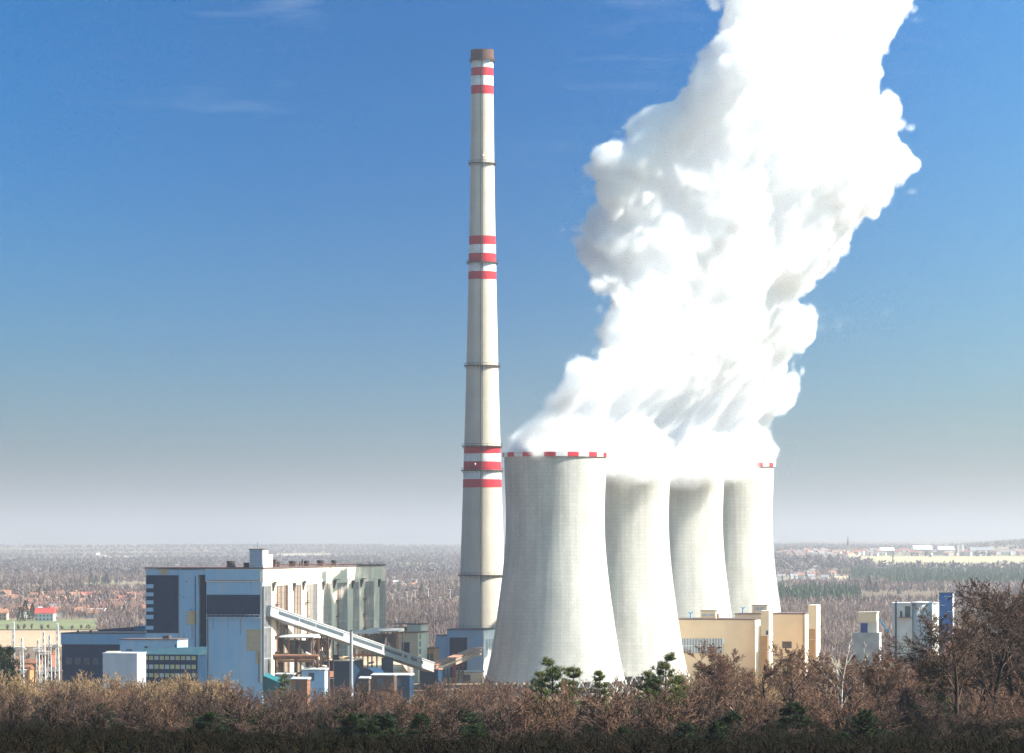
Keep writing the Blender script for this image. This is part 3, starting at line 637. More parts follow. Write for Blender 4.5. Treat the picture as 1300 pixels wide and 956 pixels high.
# ---- tan block between hall and chimney
OY = 1860.0
t = site('pump_house', 530.5, OY, 'tan block with a dark doorway between the striped hall and the chimney', 'plant building')
W1 = width_to(530.5, OY, 506.2); zt_ = Z_(803.6, OY)
MB().box(-W1, 0, 0, 24, -1, zt_).build('wall', beige, t); MB().box(-W1 - .3, .3, -.3, 24.3, zt_ + .01, zt_ + .4).build('roof', rust, t)
MB().box(Px(530.5, OY, 510), Px(530.5, OY, 520), -.15, -.003, 2, Z_(815.5, OY)).build('door', navy_wall, t)
MB().box(.003, .12, .2, 23.8, 0, zt_ - .3).build('side_wall', beige_side, t)
for i in range(5): MB().box(.13, .25, 3, 5.5, 6 + i * 3.4, 8.2 + i * 3.4).build('window', glass_dark, t)
t = site('stair_block', 534.4, 1890, 'tallest tan block right behind the striped hall', 'plant building')
W1 = width_to(534.4, 1890, 517); zt_ = Z_(793, 1890)
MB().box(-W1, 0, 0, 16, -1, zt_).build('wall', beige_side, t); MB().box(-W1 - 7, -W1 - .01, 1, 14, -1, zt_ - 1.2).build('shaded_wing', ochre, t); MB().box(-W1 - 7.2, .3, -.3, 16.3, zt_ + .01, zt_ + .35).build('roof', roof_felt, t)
t = site('switch_house', 550.5, 1880, 'low tan house with dark windows left of the blue and white house', 'plant building')
W1 = width_to(550.5, 1880, 533); zt_ = Z_(823.6, 1880)
MB().box(-W1, 0, 0, 12, -1, zt_).build('wall', ochre, t); MB().box(-W1 - .3, .3, -.3, 12.3, zt_ + .01, zt_ + .5).build('roof', roof_felt, t)
for i in range(3): MB().box(-W1 + .8 + i * 2, -W1 + 2.2 + i * 2, -.1, -.003, zt_ - 5.5, zt_ - 2.2).build('window', glass_dark, t)

# ---- steelwork with canopies along the sunlit side
def local(x, y): return (BX + x * UX[0] + y * UY[0], BY + x * UX[1] + y * UY[1])
def canopy(pxl, pxr, ytop, Y, dpt, label, seed):
    r_ = random.Random(seed); W = (pxr - pxl) * Y / F; z_ = Z_(ytop, Y)
    t = empty('ash_hopper_rack', (X_(pxr, Y), Y, 0), TH, label, 'steel structure', 'hopper racks beside the boiler hall')
    m = MB(); m.hexa([(-W, 0, z_ - .5), (0, 0, z_ - .5), (0, dpt, z_ - .5), (-W, dpt, z_ - .5), (-W, 0, z_ - .1), (0, 0, z_ - .1), (0, dpt, z_ + .9), (-W, dpt, z_ + .9)]); m.build('canopy', grey_conc, t)
    n = max(3, round(W / 4))
    for i in range(n):
        x = -W + .4 + (W - .8) * i / (n - 1)
        for y in (.6, dpt - .6): MB().beam((x, y, -.5), (x, y, z_ - .52), .5, .5).build('column', rust if i % 2 else rust_dark, t)
    for lv in (.62, .3):
        MB().box(-W, 0, .1, .4, z_ * lv, z_ * lv + .9).build('beam', rust, t); MB().box(-W, 0, 1.2, dpt, z_ * lv, z_ * lv + .3).build('floor', rust_dark, t)
    for i in range(2):
        x0 = -W * (.75 - .42 * i); z1 = z_ - 1.5; ww = W * .17
        m = MB(); m.hexa([(x0 + ww * .7, 2, z1 - 6.5), (x0 + ww * 1.3, 2, z1 - 6.5), (x0 + ww * 1.3, 3.4, z1 - 6.5), (x0 + ww * .7, 3.4, z1 - 6.5), (x0 - ww * .6, .8, z1), (x0 + ww * 1.5, .8, z1), (x0 + ww * 1.5, dpt - 1.5, z1), (x0 - ww * .6, dpt - 1.5, z1)])
        m.build('hopper', dark_steel, t)
    for i in range(5):
        x = -W * r_.random(); zz_ = z_ * (.15 + .65 * r_.random()); L_ = 2 + 4 * r_.random()
        MB().tube((x, .9, zz_), (min(x + L_, 0), 2.5, zz_ + r_.uniform(-2, 2)), .45, n=8).build('duct', rust if i % 2 else cream_x, t)
    for i in range(3):
        x = -W * (.1 + .8 * r_.random()); a = z_ * (.32 + .3 * (i % 2)); MB().box(x - 1.1, x + 1.1, 3, dpt - 1, a + .31, a + 2.5 + r_.random() * 2).build('equipment_cabinet', cream_x if i == 1 else rust, t)
canopy(349, 398, 808.6, 1618, 11, 'nearest canopied steel rack with dark hopper beside the blue end wall', 1)
canopy(389, 417, 806, 1672, 11, 'canopied steel rack second from the blue end wall, just under the gallery', 2)
canopy(447, 473, 803.2, 1716, 11, 'canopied steel rack right of the tall post, third along the hall', 3)
canopy(462, 506, 800.6, 1768, 12, 'farthest canopied steel rack, at the end of the striped hall', 4)
t = site('pipe_bridge', 404, 1604, 'long rusty orange pipe crossing in front of the steel racks', 'pipe bridge')
W1 = width_to(404, 1604, 347); z_ = Z_(834, 1604)
MB().tube((-W1, 0, z_), (0, 0, z_), 1.0, n=14).build('pipe', rust, t); MB().tube((-W1, 2.1, z_ - .6), (0, 2.1, z_ - .6), .6, n=10).build('pipe', cream_x, t)
for x in (-W1 + .6, -W1 / 2, -.6): MB().beam((x, 1, -.5), (x, 1, z_ - 1.2), .6, .6).box(x - .4, x + .4, -1, 3, z_ - 1.3, z_ - 1.02).build('post', rust_dark, t)
t = site('coal_bunker', 443.5, 1690, 'dark blue low bunker with a rubble-strewn sunlit roof under the gallery', 'bunker')
W1 = width_to(443.5, 1690, 384); z_ = Z_(839.5, 1690)
MB().box(-W1, 0, 0, 26, -1, z_).build('wall', navy_wall, t); MB().box(-W1 - .3, .3, -.3, 26.3, z_ + .01, z_ + .5).build('roof', beige_side, t)
for i in range(3): x = -W1 * (.8 - .22 * i); MB().box(x, x + 2.2, 1, 3, z_ + .51, z_ + 2.5).build('roof_vent', navy_wall, t)
rr_ = random.Random(5)
rub = MB()
def rubble(mb, x0, x1, y0, y1, z0, n, s0, s1):
    for i in range(n):
        s = rr_.uniform(s0, s1); x, y = rr_.uniform(x0, x1), rr_.uniform(y0, y1); a = rr_.random() * 3
        c, d = math.cos(a) * s, math.sin(a) * s; h = s * rr_.uniform(.5, 1.3); k = rr_.uniform(.4, .8)
        mb.hexa([(x - c, y - d, z0), (x + d, y - c, z0), (x + c, y + d, z0), (x - d, y + c, z0), (x - c * k, y - d * k, z0 + h), (x + d * k, y - c * k, z0 + h * .8), (x + c * k, y + d * k, z0 + h * .9), (x - d * k, y + c * k, z0 + h)], mi=rr_.randrange(3))
rubble(rub, -W1 + 1, -1, 4, 25, z_ + .51, 90, .3, 1.0); rub.build('rubble', [beige_side, ochre, rust], t)
t = site('coal_yard_deck', 507, 1748, 'sunlit tan sloping yard roof with litter beneath the long gallery', 'yard roof')
W1 = width_to(507, 1748, 446); z_ = Z_(838, 1748)
m = MB(); m.hexa([(-W1, -9, 3), (0, -9, 3), (0, 30, 3), (-W1, 30, 3), (-W1, -9, z_ - 9), (0, -9, z_ - 9), (0, 16, z_ + 1), (-W1, 16, z_ + 1)]); m.build('sloping_deck', [mat('sandy_ground_sheet', (.62, .47, .32), (.48, .34, .24), scale=.35, rough=.95, detail=8)], t)
m = MB(); rubble(m, -W1 + 1, -1, 17, 29, z_ - 1, 80, .4, 1.2); m.build('rubble', [beige_side, ochre, yellow_panel], t); MB().box(-W1, 0, 16.2, 30, 3.01, z_ - .9).build('bank', grey_conc, t)
t = site('arched_shed', 481, 1660, 'dark arched shed in shade left of the square gallery support', 'shed')
W1 = width_to(481, 1660, 449); z_ = Z_(848.5, 1660); P_a = []
for i in range(13):
    a = math.pi * i / 12; P_a.append((-W1 / 2 + math.cos(a) * W1 / 2, max(0, z_ * math.sin(a) ** .6)))
m = MB(); n_ = len(P_a); vs_ = [(x, 0, z) for x, z in P_a] + [(x, 18, z) for x, z in P_a]
m.add(vs_, [tuple(range(n_))] + [tuple(range(2 * n_ - 1, n_ - 1, -1))] + [(i, n_ + i, n_ + i + 1, i + 1) for i in range(n_ - 1)]); m.build('arched_roof', navy_wall, t)
MB().box(-W1 * .62, -W1 * .38, -.2, -.02, 0, z_ * .6).build('door', rust_dark, t)
t = empty('tall_post', (X_(446, 1580), 1580, 0), 0, 'tall grey post standing in front of the long conveyor gallery', 'post')
MB().tube((0, 0, -1), (0, 0, Z_(801, 1580)), .75, .55, n=14).build('shaft', grey_conc, t)
MB().tube((0, 0, Z_(801, 1580) + .01), (0, 0, Z_(800, 1580)), .7, n=12).build('cap', dark_steel, t)
t = site('lean_to', 356, 1560, 'small teal lean-to roof at the foot of the blue end wall', 'lean-to')
W1 = width_to(356, 1560, 334); MB().hexa([(-W1, 0, 4), (0, 0, 4), (0, 6, 4), (-W1, 6, 4), (-W1, 0, Z_(858, 1560)), (0, 0, Z_(867, 1560)), (0, 6, Z_(867, 1560) + 1), (-W1, 6, Z_(858, 1560) + 1)]).build('roof', teal, t)
MB().box(-W1 + .3, -.3, .5, 5.5, -1, 3.99).build('wall', grey_conc, t)
for (px, py, Y, w_, h_, d_, mt, lb) in ((372, 857, 1600, 7, 6, 5, grey_conc, 'small grey hut among the steel racks beside the conifer'), (412, 851, 1600, 9, 2.4, 6, panel_blue2, 'pale low hut in front of the dark bunker'), (390, 863, 1500, 6, 8, 5, rust, 'brown hut low in front of the dark bunker'),
        (500, 858, 1600, 9, 7, 6, rust_dark, 'dark hut right of the square gallery support'), (520, 858, 1650, 8, 11, 8, navy_wall, 'navy hut below the tan doorway block'), (468, 862, 1500, 3.5, 9, 3, rust_dark, 'small dark hut in front of the arched shed'), (612, 854, 1860, 12, 3, 4, beige_side, 'low pale wall hut between the blue and white house and the nearest cooling tower')):
    t = site('hut', px, Y, lb, 'hut'); z_ = Z_(py, Y); MB().box(-w_, 0, 0, d_, -1, z_).build('wall', mt, t)
    MB().hexa([(-w_ - .3, -.3, z_ + .01), (.3, -.3, z_ + .01), (.3, d_ + .3, z_ + .01), (-w_ - .3, d_ + .3, z_ + .01), (-w_ - .3, -.3, z_ + .3), (.3, -.3, z_ + .3), (.3, d_ + .3, z_ + .9), (-w_ - .3, d_ + .3, z_ + .9)]).build('roof', grey_conc, t)
    MB().box(-w_ * .7, -w_ * .45, -.1, -.003, max(0, z_ - 4), z_ - 1).build('window', glass_dark, t)
# ---------------------------------------------------------------- low buildings left of the hall
t = site('workshop', 190, 1850, 'long low navy workshop with a pale blue fascia left of the hall', 'workshop')
W1 = width_to(190, 1850, 78.5); z1, z2 = Z_(804.8, 1850), Z_(818.4, 1850)
MB().box(-W1, 0, 0, 34, -1, z2 - .01).build('wall', navy_wall, t); MB().box(-W1 - .3, 0, -.6, 34.4, z2, z1).build('fascia', panel_blue, t)
MB().box(-W1 - .4, .1, -.7, 34.5, z1 + .01, z1 + .4).build('roof', roof_felt, t)
for i in range(9): MB().box(-W1 + 2 + i * 4.1, -W1 + 4.6 + i * 4.1, -.1, -.003, z2 - 9, z2 - 6).build('window', glass_dark, t)
m = MB(); m.box(Px(190, 1850, 96), Px(190, 1850, 98), 2, 3, z1 + .41, z1 + 1.4); m.build('roof_vent', dark_steel, t); MB().box(Px(190, 1850, 112), Px(190, 1850, 114.5), 2, 3, z1 + .41, z1 + 1.5).build('roof_vent', rust_dark, t)
t = site('upper_workshop', 188, 1900, 'dark teal upper workshop behind the pale blue fascia', 'workshop')
W1 = width_to(188, 1900, 124.5); z1 = Z_(795, 1900); xs = Px(188, 1900, 170)
MB().hexa([(-W1, 0, -1), (xs, 0, -1), (xs, 24, -1), (-W1, 24, -1), (-W1, 0, z1 - 1.6), (xs, 0, z1 - .4), (xs, 24, z1 - .4), (-W1, 24, z1 - 1.6)]).build('wall', navy_wall, t)
MB().box(xs + .01, 0, -.3, 24, -1, z1).build('end_bay', mat('teal_cladding', (.03, .13, .20), (.02, .10, .16), scale=.3, rough=.6), t)
t = site('annex_building', 225, 1560, 'white flat-roofed annex block in front of the left wing of the hall', 'annex')
W1 = width_to(225, 1560, 152.3); z1, z0 = Z_(812.6, 1560), 0
MB().box(-W1, 0, 0, 16, -1, z1).build('wall', panel_blue2, t); MB().box(-W1 - .25, .25, -.25, 16.2, z1 + .01, z1 + .35).build('roof', roof_felt, t)
for a, b, c, d in ((183.5, 187.6, 820.5, 823), (226 - 4, 224, 818, 822), (160, 168, 824.5, 826.3)): MB().box(Px(225, 1560, a), Px(225, 1560, b), -.1, -.003, Z_(d, 1560), Z_(c, 1560)).build('window', glass_dark, t)
MB().box(Px(225, 1560, 203), Px(225, 1560, 211), 4, 8, z1 + .36, z1 + 1.6).build('roof_unit', dark_steel, t)
t = site('office_wing', 251, 1520, 'low wing with rows of yellowish windows and a dark lean roof', 'office wing')
W1 = width_to(251, 1520, 173.5); z1 = Z_(832, 1520)
MB().box(-W1, 0, 0, 13, -1, z1).build('wall', navy_wall, t)
MB().hexa([(-W1 - .3, -.5, z1 + .01), (.3, -.5, z1 + .01), (.3, 13, z1 + .01), (-W1 - .3, 13, z1 + .01), (-W1 - .3, -.5, z1 + .3), (.3, -.5, z1 + .3), (.3, 13, z1 + 2.9), (-W1 - .3, 13, z1 + 2.0)]).build('roof', mat('dark_teal_roof', (.025, .07, .09), (.02, .05, .07), scale=.3), t)
for row, (c, d) in enumerate(((832.9, 838), (844, 849.5), (855, 860))):
    for i in range(11):
        x = -W1 + .7 + i * (W1 - 1.0) / 11; MB().box(x, x + (W1 - 1) / 11 - .45, -.12, -.003, Z_(d, 1520), Z_(c, 1520)).build('window', yellow_panel if (i * 7 + row) % 3 else fin_grey, t)
t = site('transformer_house', 174, 1470, 'plain pale grey windowless block among bushes, lower left', 'transformer house')
W1 = width_to(174, 1470, 130.5); z1 = Z_(830, 1470)
MB().box(-W1, 0, 0, 12, -1, z1).build('wall', mat('pale_grey_sheet', (.52, .52, .55), (.44, .44, .48), scale=.25, stretch=(1, 1, .3), extra=lines_extra(1.1, 0, .93, 'xz', .05)), t); MB().box(-W1 - .15, .15, -.15, 12.15, z1 + .01, z1 + .28).build('roof', white_clad, t)
MB().box(-W1 + .5, -W1 + 4.8, 2, 6, z1 + .29, z1 + .75).build('roof_hatch', cream_x, t)
lamp_bits = None
# ---------------------------------------------------------------- switchyard lattice masts, far left
pale_steel = mat('pale_galvanised', (.74, .70, .64), (.62, .58, .54), scale=1, rough=.6)
def lattice(par, x, zt_, w0, w1, zb=0, y=0):
    m = MB(); 
    for sx in (-1, 1):
        for sy in (-1, 1): m.tube((x + sx * w0, y + sy * w0, zb), (x + sx * w1, y + sy * w1, zt_), .12, n=4)
    n = int((zt_ - zb) / 2.2)
    for i in range(n):
        a, b = i / n, (i + 1) / n; wa, wb = w0 + (w1 - w0) * a, w0 + (w1 - w0) * b; za, zb_ = zb + (zt_ - zb) * a, zb + (zt_ - zb) * b
        for s_ in (-1, 1):
            m.tube((x - s_ * wa, y - wa, za), (x + s_ * wb, y - wb, zb_), .08, n=3); m.tube((x + wa, y - s_ * wa, za), (x + wb, y + s_ * wb, zb_), .08, n=3)
            m.tube((x - s_ * wa, y + wa, za), (x + s_ * wb, y + wb, zb_), .08, n=3)
    return m.build('mast', pale_steel, par)
def gantry(masts, beams, Y, label, grp='lattice gantries in the switchyard'):
    x0 = X_(masts[0][0], Y); t = empty('switchyard_gantry', (x0, Y, 0), 0, label, 'lattice gantry', grp)
    for px, yt in masts: lattice(t, X_(px, Y) - x0, Z_(yt, Y), 1.15, .22)
    for a, b, yb in beams:
        xa, xb = X_(a, Y) - x0, X_(b, Y) - x0; z_ = Z_(yb, Y); m = MB(); xm = (xa + xb) / 2
        for dy_ in (-.6, .6):
            m.tube((xa, 0, z_ - .3), (xb, 0, z_ - .3), .1, n=4); m.tube((xa, 0, z_ - .3), (xm - 2, dy_, z_ + .9), .1, n=4); m.tube((xm - 2, dy_, z_ + .9), (xm + 2, dy_, z_ + .9), .1, n=4); m.tube((xm + 2, dy_, z_ + .9), (xb, 0, z_ - .3), .1, n=4)
            for i in range(7): u = i / 7; v = (i + 1) / 7; m.tube((xa + (xb - xa) * u, dy_, z_ - .3), (xa + (xb - xa) * v, dy_, z_ + .7), .08, n=3)
        m.build('crossbeam', pale_steel, t)
        for i in range(3):
            xx = xa + (xb - xa) * (.15 + .35 * i); n_ = MB()
            for q_ in range(4): n_.tube((xx, 0, z_ - .5 - q_ * .5), (xx, 0, z_ - .75 - q_ * .5), .22, n=8)
            n_.tube((xx, 0, z_ - .3), (xx, 0, z_ - 2.4), .06, n=4); n_.build('insulator', rust, t)
gantry([(16.8, 789), (27.8, 809)], [(12, 34, 824.5), (22, 31, 853.5)], 1520, 'tallest pale lattice gantry in the left switchyard with two masts')
gantry([(63, 806), (72.6, 791)], [(57, 77, 821)], 1560, 'pale lattice gantry nearest the navy workshop')
gantry([(2.2, 842)], [(-6, 7, 850)], 1480, 'short lattice mast at the left edge of the switchyard')
gantry([(55.5, 801.7)], [(51, 60, 830)], 1530, 'slim single lattice mast between the two wide gantries')
gantry([(48.2, 812)], [(44, 53, 826)], 1600, 'faint thin lattice mast behind the slim one')
for i, (px, py, Y, w_, h_, lb) in enumerate(((8, 832, 1640, 9, 0, 'red brick switchgear shed at the left edge'), (43, 838, 1600, 6, 0, 'orange-red switchgear shed behind the slim lattice mast'), (60, 826, 1700, 6, 0, 'red shed between the lattice masts, partly hidden'), (33, 845, 1560, 4, 0, 'small red switchgear shed right of the tallest gantry'), (66, 848, 1600, 8, 0, 'dark low shed at the foot of the gantry nearest the workshop'))):
    t = site('switchgear_shed', px + w_ * .8, Y, lb, 'shed'); z_ = Z_(py, Y) - 1.5; mt = ochre if i % 2 else mat('red_brick', (.45, .14, .07), (.32, .11, .07), scale=.8)
    if i == 4: mt = rust_dark
    MB().box(-w_, 0, 0, 7, -1, z_).build('wall', mt, t); MB().prism([(-.4, z_ + .01), (7.4, z_ + .01), (3.5, z_ + 1.8)], -w_ - .3, .3).build('roof', rust if i < 4 else roof_felt, t)
    MB().box(-w_ * .6, -w_ * .35, -.1, -.003, z_ - 3.2, z_ - 1.2).build('window', glass_dark, t)

# ---------------------------------------------------------------- beige halls on the right
HY = 1818.0
t = site('beige_hall', 956.8, HY, 'long beige hall with a ribbed window strip, right of the cooling towers', 'plant building')
W1 = width_to(956.8, HY, 858); z1 = Z_(787, HY); D = 24
MB().box(-W1, 0, 0, D, -1, z1).build('wall', beige, t); MB().box(.003, .2, .2, D - .2, -1, z1 - .4).build('side_wall', beige_side, t); MB().box(-W1 - .2, .35, -.25, D + .2, z1 + .01, z1 + .5).build('roof', roof_felt, t)
x0, x1 = Px(956.8, HY, 866), Px(956.8, HY, 917); za, zb = Z_(829.5, HY), Z_(811, HY)
ws = MB().box(x0, x1, -.1, -.003, za, zb).build('window_strip', glass_dark, t)
for i in range(27): x = x0 + (x1 - x0) * i / 26; MB().box(x - .14, x + .14, -.5, -.11, za, zb).build('fin', white_clad, ws)
MB().box(x0, x1, -.16, -.105, (za + zb) / 2 - .15, (za + zb) / 2 + .15).build('transom', white_clad, ws)
MB().box(Px(956.8, HY, 917.4), Px(956.8, HY, 920), -.2, -.003, zb - 2.2, zb).build('lamp_box', white_clad, t)
def roofbox(par, px0, px1, ytop, Yr, y_, zbase, pr=956.8):
    xa, xb = Px(pr, HY, px0), Px(pr, HY, px1); zt = Z_(ytop, Yr); o = MB().box(xa, xb, y_, y_ + 5, zbase, zt).build('roof_cabin', beige, par)
    MB().box(xa - .15, xb + .15, y_ - .15, y_ + 5.1, zt + .01, zt + .3).build('cabin_roof', roof_felt, o)
    for a, b in ((.12, .45), (.52, .88)): MB().box(xa + (xb - xa) * a, xa + (xb - xa) * b, y_ - .1, y_ - .003, zbase + (zt - zbase) * .35, zbase + (zt - zbase) * .68).build('louvre', fin_grey, o)
roofbox(t, 888.4, 907.6, 776.2, HY, 3, z1 + .51); MB().box(Px(956.8, HY, 909.8), Px(956.8, HY, 911.7), 1, 2, z1 + .51, z1 + 2.6).build('roof_pipe', rust, t)
o = MB().tube((Px(956.8, HY, 875.4), 3, z1 + .5), (Px(956.8, HY, 875.4), 3, z1 + 3.0), .28, n=8).tube((Px(956.8, HY, 875.4), 3, z1 + 2.6), (Px(956.8, HY, 875.4) + .9, 3, z1 + 3.4), .22, n=6).tube((Px(956.8, HY, 875.4), 3, z1 + 2.6), (Px(956.8, HY, 875.4) - .9, 3, z1 + 3.4), .22, n=6).build('vent_horn', cyan_paint, t)
t = site('rear_beige_hall', 972, 1850, 'beige hall with a low roof cabin, behind the one with the ribbed windows', 'plant building')
W1 = width_to(972, 1850, 933); z2 = Z_(780, 1850)
MB().box(-W1, 0, 0, 20, -1, z2).build('wall', beige, t); MB().box(-W1 - .2, .2, -.2, 20.2, z2 + .01, z2 + .4).build('roof', roof_felt, t)
xa, xb = Px(972, 1850, 954.2), Px(972, 1850, 973.2); zt = Z_(769.2, 1850); o = MB().box(xa, xb, 2, 7, z2 + .41, zt).build('roof_cabin', beige, t); MB().box(xa - .1, xb + .1, 1.9, 7.1, zt + .01, zt + .3).build('cabin_roof', roof_felt, o)
for a, b in ((.15, .48), (.52, .86)): MB().box(xa + (xb - xa) * a, xa + (xb - xa) * b, 1.9, 1.997, z2 + 1.9, z2 + 3.2).build('louvre', fin_grey, o)
x = Px(972, 1850, 942.3); MB().tube((x, 2, z2 + .4), (x, 2, z2 + 2.9), .28, n=8).tube((x, 2, z2 + 2.5), (x + .9, 2, z2 + 3.3), .22, n=6).tube((x, 2, z2 + 2.5), (x - .9, 2, z2 + 3.3), .22, n=6).build('vent_horn', cyan_paint, t)
t = site('beige_stair_tower', 975.8, 1808, 'tall slim beige tower between the two beige halls', 'tower')
W1 = width_to(975.8, 1808, 966.2); z3 = Z_(776.2, 1808)
MB().box(-W1, 0, 0, 13, -1, z3).build('wall', beige, t); MB().box(.003, .2, .1, 13, -1, z3 - .3).build('side_wall', beige_side, t); MB().box(-W1 - .1, .3, -.1, 13.1, z3 + .01, z3 + .3).build('roof', beige_side, t)
MB().box(-W1 - .5, -.6, -.5, -.003, -1, Z_(807.5, 1808)).build('lower_bay', ochre, t); MB().box(-1.2, -.2, -.12, -.003, Z_(806, 1808), Z_(800.5, 1808)).build('window', glass_dark, t)
t = site('plain_beige_hall', 1018.8, 1830, 'plain windowless beige hall with a small dark opening, far right hall', 'plant building')
W1 = width_to(1018.8, 1830, 981); z4 = Z_(780, 1830)
MB().box(-W1, 0, 0, 26, -1, z4).build('wall', beige, t); MB().box(.003, .2, .2, 26, -1, z4 - .3).build('side_wall', beige_side, t); MB().box(-W1 - .1, .3, -.2, 26.1, z4 + .01, z4 + .5).build('roof', roof_felt, t)
MB().box(Px(1018.8, 1830, 993), Px(1018.8, 1830, 1005), -.12, -.003, Z_(823, 1830), Z_(814.5, 1830)).build('opening', rust_dark, t); MB().box(Px(1018.8, 1830, 981.5), Px(1018.8, 1830, 983.2), -.3, -.003, Z_(807, 1830), Z_(804, 1830)).build('lamp_box', white_clad, t)
t = site('beige_lift_tower', 1036, 1822, 'tall beige tower at the right end of the plain beige hall', 'tower')
W1 = width_to(1036, 1822, 1026.2); z5 = Z_(769, 1822)
MB().box(-W1, 0, 0, 16, -1, z5).build('wall', beige, t); MB().box(.003, .2, .1, 16, -1, z5 - .3).build('side_wall', beige_side, t); MB().box(-W1 - .1, .3, -.1, 16.1, z5 + .01, z5 + .3).build('roof', beige_side, t)
for a, b in ((798.5, 811.5), (812.4, 848)): MB().box(-W1 + .2, -.4, -.25, -.003, Z_(b, 1822), Z_(a, 1822)).build('brick_bay', ochre, t)

# ---- little block with the blue door, silos, blue tower
t = site('conveyor_head_house', 1112.5, 1700, 'small tan rooftop house with a dark blue door among the trees', 'plant building')
W1 = width_to(1112.5, 1700, 1089); za, zb, zc = Z_(803.2, 1700), Z_(790, 1700), Z_(777.8, 1700)
MB().box(-W1 - 2.2, 1.2, -.6, 11, -1, za - .01).build('base', grey_conc, t); MB().box(-W1 + .5, 0, .3, 9, za, zb).build('wall', cream_x, t); MB().box(-W1, .02, 0, 9.2, zb + .01, zc).build('upper_wall', beige, t)
MB().box(.03, .2, .2, 9, za, zc - .2).build('side_wall', beige_side, t); MB().hexa([(-W1 - .2, -.2, zc + .01), (.4, -.2, zc + .01), (.4, 9.4, zc + .01), (-W1 - .2, 9.4, zc + .01), (-W1 - .2, -.2, zc + .2), (.4, -.2, zc + .4), (.4, 9.4, zc + .4), (-W1 - .2, 9.4, zc + .2)]).build('roof', cream_x, t)
dk = mat('deep_blue_door', (.01, .04, .22), (.01, .03, .16), scale=1, rough=.4)
MB().box(Px(1112.5, 1700, 1092.6), Px(1112.5, 1700, 1101.4), .15, .297, za, zb - .4).build('door', dk, t)
st = MB(); n_ = 9
for i in range(n_): st.box(.9 + i * .42, .9 + (i + 1) * .42, 1, 2.2, za + 5.2 - i * .62 - .2, za + 5.2 - i * .62)
st.beam((.9, .95, za + 5.6), (4.8, .95, za + .2), .12, .5); st.beam((.9, 2.25, za + 5.6), (4.8, 2.25, za + .2), .12, .5); st.build('stairs', cyan_paint, t)
silo_c = mat('silo_white_concrete', (.62, .60, .55), (.50, .48, .44), scale=.25, rough=.8, stretch=(1, 1, .3), extra=cyl_extra(2.4, 40, 5, dark=.93, streak=.16))
SY = 1650.0
t = empty('silo', (X_(1171, SY), SY, 0), 0, 'round white silo with weathered streaks, left of the blue tower', 'silo')
r = 13.5 * SY / F; z1 = Z_(765.5, SY); MB().lathe([(r, -1), (r, z1), (.01, z1 + .3)], 48, sm=True).build('shell', silo_c, t); MB().lathe([(r - .1, z1 + .01), (r + .25, z1 + .01), (r + .25, z1 + .35), (.01, z1 + .6)], 48, sm=False).build('roof', white_clad, t)
t = empty('silo', (X_(1186, SY + 8), SY + 8, 0), 0, 'second white silo, mostly hidden between its twin and the blue tower', 'silo')
r2 = 8 * SY / F; MB().lathe([(r2, -1), (r2, z1 - .2), (.01, z1)], 40).build('shell', silo_c, t); MB().lathe([(r2 - .1, z1 - .19), (r2 + .2, z1 - .19), (r2 + .2, z1 + .1), (.01, z1 + .3)], 40, sm=False).build('roof', white_clad, t)
t = site('silo_house', 1158, SY - 2, 'pale building with dark windows attached left of the round silo', 'plant building')
W1 = width_to(1158, SY - 2, 1132.5); z1b = Z_(766.2, SY)
MB().box(-W1, 0, 0, 9, -1, z1b).build('wall', mat('off_white_render', (.60, .58, .53), (.5, .48, .44), scale=.3), t); MB().box(-W1 - .2, 3, -.2, 9.2, z1b + .01, z1b + .4).build('roof', white_clad, t)
for a, b, c, d in ((1149, 1155.8, 769.6, 783), (1142.6, 1145.6, 775.5, 783.4)): MB().box(Px(1158, SY, a), Px(1158, SY, b), -.12, -.003, Z_(d, SY), Z_(c, SY)).build('window', glass_dark, t)
MB().box(Px(1158, SY, 1141), Px(1158, SY, 1158), -1.2, -.003, Z_(784.4, SY), Z_(783.6, SY)).build('balcony', rust, t)
MB().tube((Px(1158, SY, 1137.6), -.3, -1), (Px(1158, SY, 1137.6), -.3, z1b + 1), .3, n=8).build('downpipe', navy_wall, t)
t = site('blue_tower', 1209, 1640, 'bright blue clad tower with thin white lines beside the silos', 'tower')
W1 = width_to(1209, 1640, 1192.2); z1 = Z_(753.2, 1640); zb = Z_(800, 1640)
MB().box(-W1, 0, 0, 7, zb, z1).build('cladding', blue_paint, t); MB().box(.003, .2, .1, 6.9, zb, z1 - .2).build('side_wall', white_side, t); MB().box(-W1, 0, 0, 7, -1, zb - .01).build('lower_wall', mat('violet_concrete', (.16, .14, .24), (.24, .2, .26), scale=.4), t)
MB().box(-W1 - .1, .3, -.1, 7.1, z1 + .01, z1 + .25).build('roof', navy_wall, t)
for a, b, c in ((1199, 1207, 757), (1201, 1206, 759.6), (1194, 1200, 768), (1203, 1208, 776), (1196, 1202, 784)): MB().box(Px(1209, 1640, a), Px(1209, 1640, b), -.06, -.003, Z_(c + .5, 1640), Z_(c, 1640)).build('white_line', white_clad, t)
